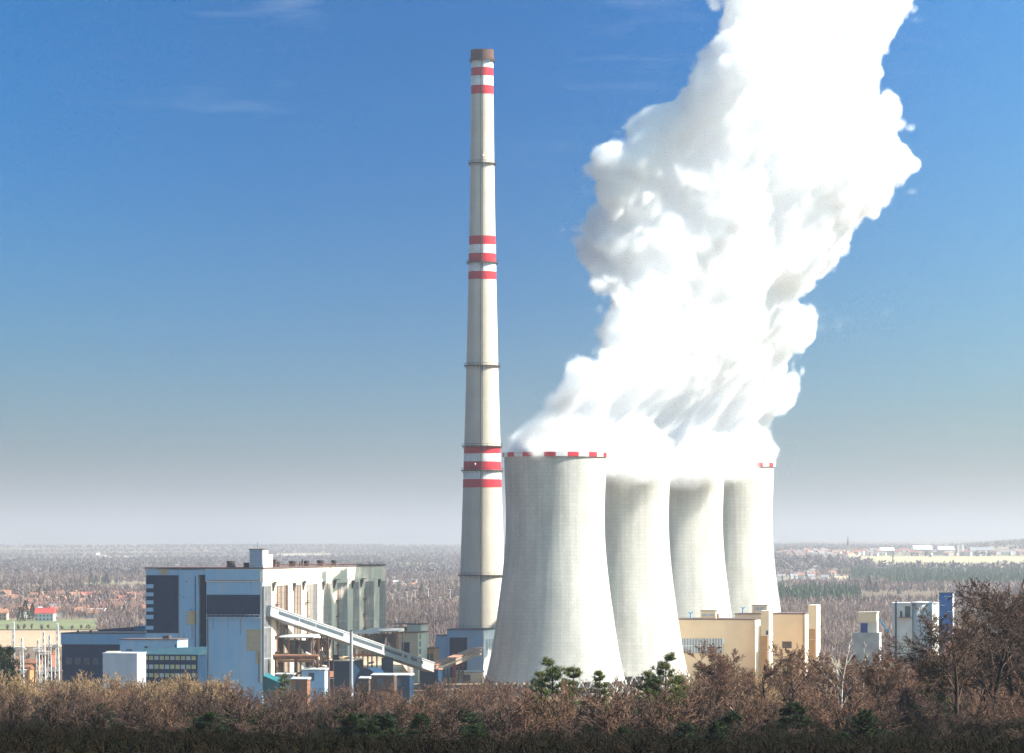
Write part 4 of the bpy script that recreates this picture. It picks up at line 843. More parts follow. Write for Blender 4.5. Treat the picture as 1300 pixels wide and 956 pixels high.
# ---------------------------------------------------------------- land
def grid_patch(name, ys, xfun, n, mt, lift=0., kind='structure'):
    V = []
    for y in ys:
        a, b = xfun(y)
        for i in range(n + 1):
            x = a + (b - a) * i / n; V.append((x, y, terrain(x, y) + lift))
    V = np.array(V); k = n + 1; r, c = np.meshgrid(np.arange(len(ys) - 1), np.arange(n), indexing='ij'); i0 = (r * k + c).ravel()
    Fc = np.stack([i0, i0 + 1, i0 + k + 1, i0 + k], 1)
    o = np_mesh(name, V, Fc, [mt], smooth_=True)
    if kind: o['kind'] = kind
    return o
def ground_mat():
    m = bpy.data.materials.new('winter_ground'); nt, b = nodes_of(m); N = nt.nodes; L = nt.links; b.inputs['Roughness'].default_value = .95; b.inputs['Specular IOR Level'].default_value = 0
    tc = N.new('ShaderNodeTexCoord'); out = None
    def nz(scale, det=5, st=(1, 1, 1)):
        mp = N.new('ShaderNodeMapping'); mp.inputs['Scale'].default_value = st; L.new(tc.outputs['Object'], mp.inputs[0])
        n = N.new('ShaderNodeTexNoise'); n.inputs['Scale'].default_value = scale; n.inputs['Detail'].default_value = det; L.new(mp.outputs[0], n.inputs['Vector']); return n.outputs[0]
    def ramp(v, stops):
        r = N.new('ShaderNodeValToRGB'); L.new(v, r.inputs[0]); e = r.color_ramp.elements
        while len(e) < len(stops): e.new(.5)
        for q, (p, c) in zip(e, stops): q.position = p; q.color = (*c, 1)
        return r.outputs[0]
    far = ramp(nz(.0011, 6, (1, .35, 1)), [(.35, (.10, .075, .06)), (.47, (.16, .12, .085)), (.54, (.26, .21, .14)), (.60, (.15, .14, .07)), (.7, (.09, .075, .06))])
    near = ramp(nz(.12, 8), [(.35, (.007, .007, .004)), (.5, (.014, .012, .008)), (.7, (.028, .021, .013))])
    sp = N.new('ShaderNodeSeparateXYZ'); L.new(tc.outputs['Object'], sp.inputs[0]); mr = N.new('ShaderNodeMapRange'); L.new(sp.outputs['Y'], mr.inputs[0]); mr.inputs[1].default_value = 1150; mr.inputs[2].default_value = 1350
    mx = N.new('ShaderNodeMix'); mx.data_type = 'RGBA'; L.new(mr.outputs[0], mx.inputs[0]); L.new(near, mx.inputs[6]); L.new(far, mx.inputs[7]); L.new(mx.outputs[2], b.inputs['Base Color'])
    return m
ys = [-400, -100, 0] + [float(v) for v in np.arange(40, 1400, 20)] + [float(v) for v in np.geomspace(1420, 120000, 150)]
grid_patch('ground', ys, lambda y: (-max(4000, 1.0 * y), max(4000, 1.0 * y)), 260, ground_mat())
def field(pl, pr, y0, y1, c, c2, name='field'):
    Y0, Y1 = ground_Y(y1), ground_Y(y0)
    nmz = 'fieldmat_%02d%02d%02d' % tuple(int(v * 99) for v in c)
    o = grid_patch(name, list(np.linspace(Y0, Y1, 14)), lambda y: (X_(pl, y), X_(pr, y)), 24, mat(nmz, c, c2, scale=.02, detail=7, rough=1, stretch=(1, .3, 1)), .3)
    return o
field(-60, 123, 787.5, 799.5, (.16, .175, .08), (.12, .13, .065)); field(-60, 128, 801, 822, (.40, .27, .17), (.33, .23, .15))
def fieldY(pl, pr, Y0, Y1, c, c2, lift=.4):
    grid_patch('field', list(np.linspace(Y0, Y1, 24)), lambda y: (X_(pl(y) if callable(pl) else pl, y), X_(pr, y)), 30, mat('fieldmat_%02d%02d%02d' % tuple(int(v * 99) for v in c), c, c2, scale=.004, detail=6, rough=1, stretch=(1, .3, 1)), lift)
fieldY(lambda y: 990 + 120 * smooth(10300, 8600, y), 1420, 8300, 10350, (.42, .35, .20), (.34, .29, .18))
fieldY(1058, 1092, 6600, 7300, (.45, .36, .24), (.38, .30, .2)); fieldY(975, 1005, 5200, 5900, (.42, .33, .24), (.36, .28, .2))
fieldY(62, 110, 8600, 9600, (.34, .32, .19), (.28, .26, .16)); fieldY(508, 560, 9500, 10900, (.42, .34, .22), (.36, .3, .2)); fieldY(350, 420, 16500, 18500, (.5, .42, .3), (.4, .34, .24))
fieldY(-40, 16, 8800, 10200, (.30, .30, .14), (.26, .24, .14)); fieldY(120, 175, 15000, 17000, (.48, .38, .26), (.4, .32, .22))

# ---------------------------------------------------------------- distant woods: thin real twigs for every tree, merged because nobody could count them
rng = np.random.default_rng(11)
def noise2(x, y, s):
    return np.array([mnoise.noise(Vector((a * s, b * s, 3.3))) for a, b in zip(x, y)])
def scatter(Y0, Y1, dy, lat, p0=-80, p1=1380, jitter=.5):
    X, Yv = [], []; y = Y0
    while y < Y1:
        st = lat(y); a, b = X_(p0, y), X_(p1, y); x = np.arange(a, b, st); x = x + rng.uniform(-jitter, jitter, len(x)) * st
        X.append(x); Yv.append(y + rng.uniform(-jitter, jitter, len(x)) * dy(y)); y += dy(y)
    return np.concatenate(X), np.concatenate(Yv)
def terr(x, y): return np.array([terrain(a, b) for a, b in zip(x, y)])
PAL_BARE = np.array([(.17, .115, .10), (.14, .10, .095), (.19, .14, .115), (.22, .165, .125), (.13, .10, .105), (.20, .145, .13), (.30, .25, .23)])
def bare_wood(name, x, y, Hm, ntw, wtw, label, fl=1.0, pal=PAL_BARE, spread=.42, cat='woodland'):
    n = len(x); z = terr(x, y); H = Hm * rng.uniform(.7, 1.25, n); cn_ = noise2(x, y, .004 if Hm < 20 else .001)
    K = ntw; tot = n * K
    xi, yi, zi, Hi = [np.repeat(a, K) for a in (x, y, z, H)]
    az = rng.uniform(0, 2 * np.pi, tot); h0 = rng.uniform(.12, .6, tot) * Hi; rad = spread * Hi * np.sqrt(rng.uniform(.02, 1, tot)); h1 = h0 + (Hi - h0) * rng.uniform(.45, 1.0, tot)
    bx, by, bz = xi + np.cos(az) * rad * .25, yi + np.sin(az) * rad * .25, zi + h0
    tx, ty, tz_ = xi + np.cos(az) * rad, yi + np.sin(az) * rad, zi + h1 * np.sqrt(np.clip(1 - (rad / (spread * Hi * 1.35)) ** 2, .1, 1)) 
    tr = rng.random(tot) < (1.2 / K)                      # trunks
    bx = np.where(tr, xi, bx); by = np.where(tr, yi, by); bz = np.where(tr, zi - .3, bz); tx = np.where(tr, xi + rng.normal(0, .3, tot), tx); tz_ = np.where(tr, zi + Hi * .9, tz_)
    wa = rng.uniform(0, np.pi, tot); ww = wtw * rng.uniform(.5, 1.3, tot)
    dx_, dy_ = np.cos(wa) * ww, np.sin(wa) * ww
    V = np.stack([np.stack([bx - dx_, by - dy_, bz], 1), np.stack([bx + dx_, by + dy_, bz + ww * .2], 1), np.stack([tx + dx_ * .25, ty + dy_ * .25, tz_], 1)], 1).reshape(-1, 3)
    Fc = np.arange(tot * 3).reshape(-1, 3)
    ci = (rng.random(n) * (len(pal) - 1)).astype(int); ci = np.where(rng.random(n) < .025, len(pal) - 1, ci)
    c = pal[ci] * (1 + .45 * cn_[:, None]) * rng.uniform(.9, 1.1, (n, 1)); c = np.repeat(c, K, 0); c = np.where(tr[:, None], c * 1.12, c)
    C = np.ones((tot, 3, 4)); C[:, :, :3] = c[:, None, :]
    o = np_mesh(name, V, Fc, [wood_mat], colors=C.reshape(-1, 4)); tag(o, label, cat, kind='stuff'); return o
def conifers(name, x, y, Hm, label, rings=4, seg=6, pal=((.035, .075, .04), (.05, .09, .045), (.03, .06, .045)), wid=.24):
    n = len(x); z = terr(x, y); H = Hm * rng.uniform(.6, 1.2, n); V, Fc, C = [], [], []; pal = np.array(pal)
    for t in range(rings):
        h0 = (.10 + .78 * t / rings) * H; h1 = np.minimum(h0 + H * (1.5 / rings), H); r = wid * H * (1 - t / rings * .85)
        for s in range(seg):
            a = rng.uniform(0, 2 * np.pi, n); da = 2.6 / seg * 1.3; rr = r * rng.uniform(.6, 1.25, n)
            p0 = np.stack([x + np.cos(a) * rr, y + np.sin(a) * rr, z + h0 * rng.uniform(.85, 1.1, n)], 1); p1 = np.stack([x + np.cos(a + da) * rr, y + np.sin(a + da) * rr, z + h0 * rng.uniform(.85, 1.1, n)], 1); p2 = np.stack([x, y, z + h1], 1)
            V.append(np.stack([p0, p1, p2], 1)); C.append(pal[rng.integers(0, 3, n)] * rng.uniform(.7, 1.3, (n, 1)))
    V = np.concatenate(V).reshape(-1, 3); c = np.concatenate(C); CC = np.ones((len(c), 3, 4)); CC[:, :, :3] = c[:, None, :]
    o = np_mesh(name, V, np.arange(len(V)).reshape(-1, 3), [wood_mat], colors=CC.reshape(-1, 4)); tag(o, label, 'woodland', kind='stuff'); return o
wood_mat = tint_mat('twigs_far')
def pxof(x, y): return CX + F * x / y
def keep_woods(x, y):
    px = pxof(x, y); k = np.ones(len(x), bool)
    k &= ~((px < 127) & (y > 2000) & (y < 3330))                          # fields left
    k &= ~((px < 200) & (y >= 3250) & (y < 4750) & (rng.random(len(x)) < .62))    # village
    k &= ~((px > 990 + 120 * np.array([smooth(10300, 8600, v) for v in y])) & (y > 8300) & (y < 10400))
    k &= ~((px > 950) & (y > 10300) & (y < 12500) & (rng.random(len(x)) < .75))
    for a, b, c, d in ((1058, 1092, 6600, 7300), (975, 1005, 5200, 5900), (62, 110, 8600, 9600), (508, 560, 9500, 10900), (-40, 16, 8800, 10200), (350, 420, 16500, 18500), (120, 175, 15000, 17000)): k &= ~((px > a) & (px < b) & (y > c) & (y < d))
    k &= ~((px > 488) & (px < 592) & (y > 3850) & (y < 4200))
    k &= ~((px > 485) & (px < 556) & (y > 6000) & (y < 6500))
    return k
def conif_zone(x, y):
    px = pxof(x, y); wob = 500 * noise2(x, y, .002)
    return ((px > 1078) & (px < 1400) & (y > 5600 + wob + 900 * (px < 1125)) & (y < 7500 + wob)) | ((px > 985) & (px < 1092) & (y > 3900 + wob * .5) & (y < 4750 + wob * .5))
x, y = scatter(2080, 3700, lambda v: 15, lambda v: 6.5); k = keep_woods(x, y) & ~((y < 2120) & (pxof(x, y) < 1010) & (pxof(x, y) > 560)); x, y = x[k], y[k]
bare_wood('near_woods', x, y, 12.5, 26, .30, 'bare purplish brown winter woods just beyond the power station')
x, y = scatter(3700, 7600, lambda v: v * .0055, lambda v: v * .0020); k = keep_woods(x, y) & ~conif_zone(x, y); k &= ~((noise2(x, y, .0016) > .28)); x, y = x[k], y[k]
bare_wood('middle_woods', x, y, 14, 15, .85, 'band of bare winter woods in the middle distance')
x, y = scatter(7600, 26000, lambda v: v * .007, lambda v: v * .0026); k = keep_woods(x, y); nn = noise2(x, y, .0006); k &= nn < .16; x, y = x[k], y[k]
far_pal = np.array([(.13, .10, .10), (.10, .085, .09), (.16, .125, .11), (.07, .075, .075), (.12, .10, .11), (.15, .12, .11), (.2, .17, .15)])
bare_wood('far_woods', x, y, 17, 9, 4.0, 'far hazy woods stretching to the horizon', pal=far_pal, spread=.9)
x, y = scatter(3800, 7900, lambda v: v * .006, lambda v: v * .0022); k = conif_zone(x, y); x, y = x[k], y[k]
conifers('conifer_belt', x, y, 17, 'dark green conifer belt across the right-hand plain')
hx, hy = scatter(230, 1010, lambda v: 5 + v * .006, lambda v: .5 + v * .0018, -90, 1390)
bare_wood('heath', hx, hy, 1.4, 34, .028, 'dark heath and undergrowth covering the near hillside', pal=np.array([(.018, .014, .010), (.012, .013, .008), (.022, .016, .011), (.03, .02, .012)]), spread=.75, cat='undergrowth')
x = rng.uniform(-80, 1380, 260); y = rng.uniform(4200, 12000, 260); x = X_(x, y)
conifers('scattered_conifers', x, y, 17, 'dark evergreens scattered thinly through the bare woods')
x, y = scatter(2975, 3010, lambda v: 18, lambda v: 9, -60, 122); bare_wood('field_hedge', x, y, 4.5, 30, .35, 'brown hedge dividing the green field from the tan field')
x, y = scatter(2080, 2380, lambda v: 22, lambda v: 9, -60, 170); k = noise2(x, y, .01) > -.05; bare_wood('scrub', x[k], y[k], 4.5, 26, .25, 'brown scrub at the near edge of the tan field')
# ---------------------------------------------------------------- village on the left, town on the far right
wm = [mat('house_wall_%s' % n, c, tuple(v * .85 for v in c), scale=.5) for n, c in (('cream', (.60, .52, .40)), ('white', (.70, .68, .64)), ('pink', (.55, .36, .28)), ('grey', (.42, .40, .38)))]
rm = [mat('roof_%s' % n, c, tuple(v * .75 for v in c), scale=.6) for n, c in (('orange', (.40, .19, .12)), ('red', (.34, .12, .10)), ('brown', (.22, .12, .09)), ('grey', (.28, .27, .28)), ('crimson', (.48, .08, .065)))]
wn = ['cream', 'white', 'pinkish', 'grey']; rn = ['orange', 'red', 'brown', 'grey', 'crimson']
HC = {}
def house(x, y, rz, wi, ri, w, d, h, rh, label, group=None, parts=True, cat='house', name='house', nwin=0, z=None):
    key = (wi, ri, w, d, h, rh, parts, nwin); z = terrain(x, y) if z is None else z
    if not parts:
        if key not in HC:
            m = MB(); m.box(-w / 2, w / 2, -d / 2, d / 2, -2, h); m.prism([(-d / 2 - .4, h + .01), (d / 2 + .4, h + .01), (0, h + rh)], -w / 2 - .4, w / 2 + .4, 1); HC[key] = m.build(name, [wm[wi], rm[ri]]); o = HC[key]
        else: o = HC[key].copy(); col.objects.link(o)
        o.location = (x, y, z); o.rotation_euler = (0, 0, rz); tag(o, label, cat, group); return o
    t = empty(name, (x, y, z), rz, label, cat, group)
    if key not in HC:
        ks = [MB().box(-w / 2, w / 2, -d / 2, d / 2, -2, h).build('wall', wm[wi], t)]
        r_ = MB(); r_.prism([(-d / 2 - .5, h + .01), (d / 2 + .5, h + .01), (0, h + rh)], -w / 2 - .5, w / 2 + .5); ks.append(r_.build('roof', rm[ri], t))
        if nwin:
            for fl in range(max(1, int(h / 2.8))):
                for i in range(nwin):
                    xx = -w / 2 + w * (i + .5) / nwin; ks.append(MB().box(xx - .6, xx + .6, -d / 2 - .08, -d / 2 - .003, .9 + fl * 2.8, 2.2 + fl * 2.8).build('window', glass_dark, t))
            ks.append(MB().box(w * .2, w * .2 + .8, -.4, .4, h + rh * .5, h + rh + .9).build('chimney', rm[2], t))
        HC[key] = ks
    else:
        for o in HC[key]: c = o.copy(); col.objects.link(c); c.parent = t
    return t
hr = random.Random(3)
def at(px, py_base): Y = ground_Y(py_base); return X_(px, Y), Y
x, y = at(57.5, 788.5); house(x, y, -.12, 1, 4, 15, 9, 6.2, 4.4, 'cream house with a bright crimson roof, nearest above the green field', nwin=5)
x, y = at(2, 787.5); house(x, y, -.1, 2, 0, 10, 9, 6, 3.5, 'house with an orange gable at the left edge above the green field', nwin=3)
x, y = at(17, 785); house(x, y, .1, 2, 2, 11, 8, 3.5, 2.6, 'low house with a maroon roof between the orange gable and the dark trees', nwin=3)
x, y = at(118, 784.5); t = empty('modern_house', (x, y, 0), -.15, 'white flat-roofed modern house right of the crimson roof', 'house')
MB().box(-10, 8.5, 0, 9, -1, 7.5).build('wall', wm[1], t); MB().box(-10.4, 8.9, -.4, 9.4, 7.51, 7.9).build('roof', white_clad, t)
for i in range(4): MB().box(-8.5 + i * 4, -6 + i * 4, -.1, -.003, 1.5, 5.5).build('window', glass_dark, t)
x, y = at(17, 777); t = empty('long_barn', (x, y, 0), -.1, 'long barn with a white roof at the left edge of the village', 'barn')
MB().box(-16, 16, 0, 12, -1, 3.2).build('wall', wm[0], t); MB().prism([(-.5, 3.21), (12.5, 3.21), (6, 7.2)], -16.5, 16.5).build('roof', white_clad, t)
pos_h = []
for i in range(125):
    for tr_ in range(30):
        px = hr.uniform(-25, 192); Y = hr.uniform(3400, 4700)
        if all(abs(px - a) * 4000 / F > 9 or abs(Y - b) > 45 for a, b in pos_h): break
    pos_h.append((px, Y)); x = X_(px, Y); wi = hr.choice([0, 0, 1, 1, 2, 3]); ri = hr.choice([0, 0, 0, 0, 1, 1, 2, 2, 3])
    v = hr.choice([(10, 8, 5, 3.6), (12, 8, 4.2, 3.4), (9, 9, 6, 4)])
    house(x, Y, hr.choice([0, .2, -.3, 1.4, 1.7]) + hr.uniform(-.1, .1), wi, ri, *v, 'small %s house with %s roof in the village left of the power station' % (wn[wi], rn[ri]), 'village houses with %s walls and %s roofs' % (wn[wi], rn[ri]))
for i in range(22):
    px = hr.uniform(490, 590); Y = hr.uniform(4300, 6400); wi, ri = hr.choice([1, 1, 3]), hr.choice([0, 3, 2, 0]); house(X_(px, Y), Y, hr.uniform(-.4, .4), wi, ri, 11, 9, 4.5, 3.2, 'small %s house with %s roof in the trees between hall and chimney' % (wn[wi], rn[ri]), 'scattered %s houses with %s roofs between hall and chimney' % (wn[wi], rn[ri]))
def shed(px0, px1, ytop, Y, mt, label, d=30, cat='warehouse', zr=None):
    z = terrain(X_(px0, Y), Y); t = empty('warehouse', (X_(px0, Y), Y, z), 0, label, cat); w_ = (px1 - px0) * Y / F; h = Z_(ytop, Y) - z
    MB().box(0, w_, 0, d, -2, h * .6).build('wall', wm[3], t); MB().prism([(-1, h * .6 + .01), (d + 1, h * .6 + .01), (d / 2, h)], -.5, w_ + .5).build('roof', mt, t)
shed(484, 516, 737, 6150, white_clad, 'long white-roofed warehouse right behind the striped hall'); shed(516.5, 527.5, 738.4, 6140, rm[0], 'brick-red roofed shed joined to the long white warehouse')
shed(546, 556, 741, 6080, white_clad, 'small white-roofed shed in the woods left of the chimney')
t = site('substation_building', 504, 4000, 'pale turquoise building just right of the striped hall', 'plant building'); z1 = Z_(766, 4000)
MB().box(-10, 0, 0, 10, -1, z1).build('wall', mat('turquoise', (.30, .52, .56), (.24, .44, .5), scale=.3), t); MB().box(-10.3, .3, -.3, 10.3, z1 + .01, z1 + .5).build('roof', white_clad, t)
MB().box(-8, -6, -.1, -.003, 3, 5.5).build('window', glass_dark, t)
for px, yt in ((498.6, 755), (511.2, 759), (516.6, 752), (526.9, 750), (543.7, 747.5), (550.3, 760), (558.4, 759), (568, 761), (571.5, 749), (574.3, 760), (581, 758)):
    Y = 4060 + hr.uniform(-60, 60); t = empty('light_mast', (X_(px, Y), Y, 0), 0, 'slim pale light mast in the row between the striped hall and the chimney', 'light mast', 'light masts between hall and chimney')
    zt = Z_(yt, Y); MB().tube((0, 0, 0), (0, 0, zt), .42, .26, n=8).build('pole', pale_steel, t); MB().box(-1.6, 1.6, -.4, .4, zt + .01, zt + .8).build('lamp_head', pale_steel, t)
t = empty('long_fence', (X_(486, 4040), 4040, 0), 0, 'pale long wall below the light masts', 'wall'); MB().box(0, X_(592, 4040) - X_(486, 4040), 0, .5, -1, 2.2).build('panel', wm[1], t)
# far town
ft = {1: MB(), 0: MB(), 3: MB()}
for i in range(250):
    px = hr.uniform(990, 1330); Y = hr.uniform(10500, 12700) if px > 1085 else hr.uniform(9700, 12400); x = X_(px, Y)
    wi = hr.choice([1, 1, 0, 3]); ri = hr.choice([0, 2, 3, 3, 1]); v = hr.choice([(13, 10, 7, 4), (22, 11, 9, 3), (11, 10, 6, 4), (16, 12, 11, 3)])
    if i >= 105:
        a = hr.uniform(-.5, .5); ca, sa = math.cos(a), math.sin(a); zz = terrain(x, Y); w2, d2, h2, rh2 = v[0] / 2, v[1] / 2, v[2], v[3]; mb = ft[0]
        q8 = [(x + ca * u - sa * k_, Y + sa * u + ca * k_) for u, k_ in ((-w2, -d2), (w2, -d2), (w2, d2), (-w2, d2))]; e2 = [(x + ca * u, Y + sa * u) for u in (-w2, w2)]
        mb.add([(p[0], p[1], zz - 2) for p in q8] + [(p[0], p[1], zz + h2) for p in q8], [(0, 1, 5, 4), (1, 2, 6, 5), (2, 3, 7, 6), (3, 0, 4, 7)], mi=wi)
        mb.add([(p[0], p[1], zz + h2 + .01) for p in q8] + [(p[0], p[1], zz + h2 + rh2) for p in e2], [(0, 1, 5, 4), (2, 3, 4, 5), (1, 2, 5), (3, 0, 4)], mi=4 + ri)
        continue
    house(x, Y, hr.uniform(-.5, .5), wi, ri, *v, 'tiny far-off %s house with %s roof in the town on the right horizon' % (wn[wi], rn[ri]), 'far town houses with %s walls and %s roofs' % (wn[wi], rn[ri]), parts=False)
tag(ft[0].build('far_town_houses', wm + rm), 'the mass of tiny far houses making up the town on the right horizon', 'town', kind='stuff')
for i in range(26):
    px = hr.uniform(990, 1060); Y = hr.uniform(6700, 8200); wi, ri = 1, hr.choice([0, 3]); house(X_(px, Y), Y, hr.uniform(-.4, .4), wi, ri, 12, 9, 6, 4, 'tiny far white house with %s roof in the wooded village right of the towers' % rn[ri], 'wooded village houses with %s roofs' % rn[ri], parts=False)
for px, wd, yt, lb in ((1216, 2.6, 691.5, 'left one of two far white tower blocks on the right horizon'), (1221.5, 2.6, 691.5, 'right one of two far white tower blocks on the right horizon')):
    Y = 10800; x = X_(px, Y); zb = terrain(x, Y); t = empty('tower_block', (x, Y, zb), .2, lb, 'tower block'); ww = wd * Y / F; zt = Z_(yt, Y) - zb
    MB().box(-ww / 2, ww / 2, -6, 6, -2, zt).build('wall', wm[1], t); MB().box(-ww / 2 - .2, ww / 2 + .2, -6.2, 6.2, zt + .01, zt + 1).build('roof', rm[3], t)
for px0, px1, yt in ((1160, 1184, 692.6), (1118, 1136, 695), (1232, 1262, 694.5), (1192, 1212, 693.6)): shed(px0, px1, yt, 11000, white_clad if px0 != 1232 else rm[3], 'far long works hall in the right horizon town, at %s' % {1160: 'its middle', 1118: 'its left middle', 1232: 'its right end', 1192: 'the foot of the tower blocks'}[px0], 60, 'works hall')
Y = 10900; x = X_(1076.5, Y); zb = terrain(x, Y); t = empty('church', (x, Y, zb), 0, 'tiny far church with a needle spire on the right horizon', 'church')
MB().box(-5, 5, -5, 5, -2, 26).build('tower', wm[3], t); MB().tube((0, 0, 26.01), (0, 0, Z_(680, Y) - zb), 3.6, .2, n=8).build('spire', rm[2], t); MB().box(5.01, 26, -6, 6, -2, 12).build('nave', wm[1], t); o_ = MB().prism([(-6.5, 12.01), (6.5, 12.01), (0, 19)], 5.02, 26.4).build('roof', rm[2], t)
Y = 15500; x = X_(127, Y); zb = terrain(x, Y); t = empty('far_works', (x, Y, zb), 0, 'tiny bright far works on the left horizon', 'works'); MB().box(-14, 22, -10, 10, -2, 12).build('wall', wm[1], t); MB().prism([(-11, 12.01), (11, 12.01), (0, 19)], -15, 0).build('roof', white_clad, t)
# ---------------------------------------------------------------- trees near the camera
bark = mat('brown_bark', (.055, .036, .026), (.035, .025, .02), scale=1.5, rough=.95)
twig_red = mat('red_brown_twigs', (.19, .10, .065), (.13, .075, .05), scale=.6, rough=.95)
twig_tan = mat('tan_twigs', (.34, .22, .11), (.22, .14, .08), scale=.6, rough=.95)
twig_dark = mat('dark_twigs', (.10, .062, .045), (.065, .042, .032), scale=.6, rough=.95)
birch_bark = mat('birch_bark', (.62, .55, .48), (.42, .34, .28), scale=1.2, rough=.9)
needle = mat('pine_needles', (.06, .085, .02), (.13, .13, .035), scale=.9, rough=.8)
needle_d = mat('dark_needles', (.02, .035, .014), (.035, .045, .018), scale=.9, rough=.85)

class Seg:
    def __init__(s): s.P0 = []; s.P1 = []; s.R0 = []; s.R1 = []
    def add(s, a, b, r0, r1): s.P0.append(tuple(a)); s.P1.append(tuple(b)); s.R0.append(r0); s.R1.append(r1)
    def build(s, name, mats, n=3, parent=None):
        P0, P1 = np.array(s.P0), np.array(s.P1); R0, R1 = np.array(s.R0), np.array(s.R1); d = P1 - P0; l = np.linalg.norm(d, axis=1, keepdims=True) + 1e-9; d = d / l
        ref = np.where(np.abs(d[:, 2:3]) < .9, np.array([[0, 0, 1.]]), np.array([[1., 0, 0]])); u = np.cross(d, ref); u /= np.linalg.norm(u, axis=1, keepdims=True) + 1e-9; w_ = np.cross(d, u); V = []
        for P, R_ in ((P0, R0), (P1, R1)):
            for i in range(n): t = 2 * math.pi * i / n; V.append(P + (u * math.cos(t) + w_ * math.sin(t)) * R_[:, None])
        V = np.stack(V, 1).reshape(-1, 3); m = len(P0); base = (np.arange(m) * 2 * n)[:, None]; F_ = []
        for i in range(n): F_.append(base + np.array([[i, (i + 1) % n, n + (i + 1) % n, n + i]]))
        return np_mesh(name, V, np.concatenate(F_), mats, parent=parent, smooth_=(n > 3))
def grow(rg, trunk, crown, p, d, length, r, depth, maxd, P):
    """one limb: wobbling segments that shed side branches"""
    n = P['segs'][min(depth, len(P['segs']) - 1)]; seg = length / n; tgt = trunk if depth == 0 else crown
    for i in range(n):
        t0, t1 = i / n, (i + 1) / n
        wob = P['wob'] * (1 + depth * .3); d = (d + Vector((rg.gauss(0, wob), rg.gauss(0, wob), rg.gauss(0, wob * .6) + P['up']))).normalized()
        q = p + d * seg; ra, rb = r * (1 - t0 * .75), r * (1 - t1 * .75); tgt.add(p, q, max(ra, P['rmin']), max(rb, P['rmin'] * .8)); p = q
        if depth < maxd and t1 > P['bare'][min(depth, len(P['bare']) - 1)]:
            for _ in range(P['kids'][min(depth, len(P['kids']) - 1)]):
                if rg.random() > .88: continue
                az = rg.uniform(0, 2 * math.pi); sp_ = P['ang'][min(depth, len(P['ang']) - 1)] * rg.uniform(.65, 1.25)
                a = d.orthogonal().normalized(); b = d.cross(a); nd = (d * math.cos(sp_) + (a * math.cos(az) + b * math.sin(az)) * math.sin(sp_)).normalized()
                grow(rg, trunk, crown, p.copy(), nd, length * P['len'][min(depth, len(P['len']) - 1)] * rg.uniform(.65, 1.15) * (1.1 - t1 * .45), max(rb * P['rk'], P['rmin']), depth + 1, maxd, P)
def bare_tree(seed, H, P, tm, cm, maxd=4):
    rg = random.Random(seed); tr, cw = Seg(), Seg()
    stems = P.get('stems', 1)
    for s in range(stems):
        lean = P.get('lean', .08); d = Vector((rg.gauss(0, lean), rg.gauss(0, lean), 1)).normalized(); grow(rg, tr, cw, Vector((rg.gauss(0, .25) if stems > 1 else 0, rg.gauss(0, .25) if stems > 1 else 0, -.4)), d, H * rg.uniform(.55, .75) if stems > 1 else H * P.get('th', .62), P['r'], 0, maxd, P)
    return tr, cw
BIG = dict(segs=[7, 6, 5, 4, 3], wob=.09, up=.035, bare=[.25, .15, .1, 0], kids=[2, 2, 2, 2], ang=[.8, .75, .75, .75], len=[.62, .52, .5, .5], rk=.6, rmin=.019, r=.24, th=.72)
SHR = dict(segs=[5, 4, 3, 2], wob=.12, up=.05, bare=[.1, 0, 0], kids=[2, 2, 2], ang=[.55, .5, .5], len=[.5, .5, .5], rk=.55, rmin=.022, r=.075, stems=5, lean=.28)
WISP = dict(segs=[7, 4, 3, 2], wob=.05, up=.07, bare=[.25, .1, 0], kids=[2, 2, 2], ang=[.5, .5, .5], len=[.36, .45, .5], rk=.45, rmin=.024, r=.12, th=.9)
TV = {}
def variant(key, H, P, tm, cm, seeds, maxd):
    L_ = []
    for s in seeds:
        t, c = bare_tree(s, H, P, tm, cm, maxd); to = t.build('trunk', [tm], 6); co = c.build('crown', [cm], 3); col.objects.unlink(to); col.objects.unlink(co); L_.append((to, co))
    TV[key] = L_
variant('big', 13, BIG, bark, twig_dark, (1, 2), 4); variant('mid', 10, BIG, bark, twig_red, (4, 5, 6), 4)
variant('redshrub', 6, SHR, twig_red, twig_red, (7, 8, 9), 3); variant('tanshrub', 6, SHR, twig_tan, twig_tan, (10, 11, 12), 3); variant('darkshrub', 5, SHR, twig_dark, twig_dark, (13, 14), 3)
variant('birch', 11, WISP, birch_bark, birch_bark, (15, 16), 2); variant('wisp', 11, WISP, bark, twig_red, (17, 18), 3)
tr_r = random.Random(21)
def put(key, px, Y, H, base, label, group=None, name='bare_tree', cat='tree', wide=1.0, z=None, rz=None, idx=None):
    x = X_(px, Y); z = terrain(x, Y) if z is None else z; t = empty(name, (x, Y, z), tr_r.uniform(0, 6.28) if rz is None else rz, label, cat, group)
    v = TV[key][tr_r.randrange(len(TV[key])) if idx is None else idx]; s = H / base; t.scale = (s * wide, s * wide, s)
    for o in v: c = o.copy(); col.objects.link(c); c.parent = t
    return t
def top_H(px, py, Y): return Z_(py, Y) - terrain(X_(px, Y), Y)
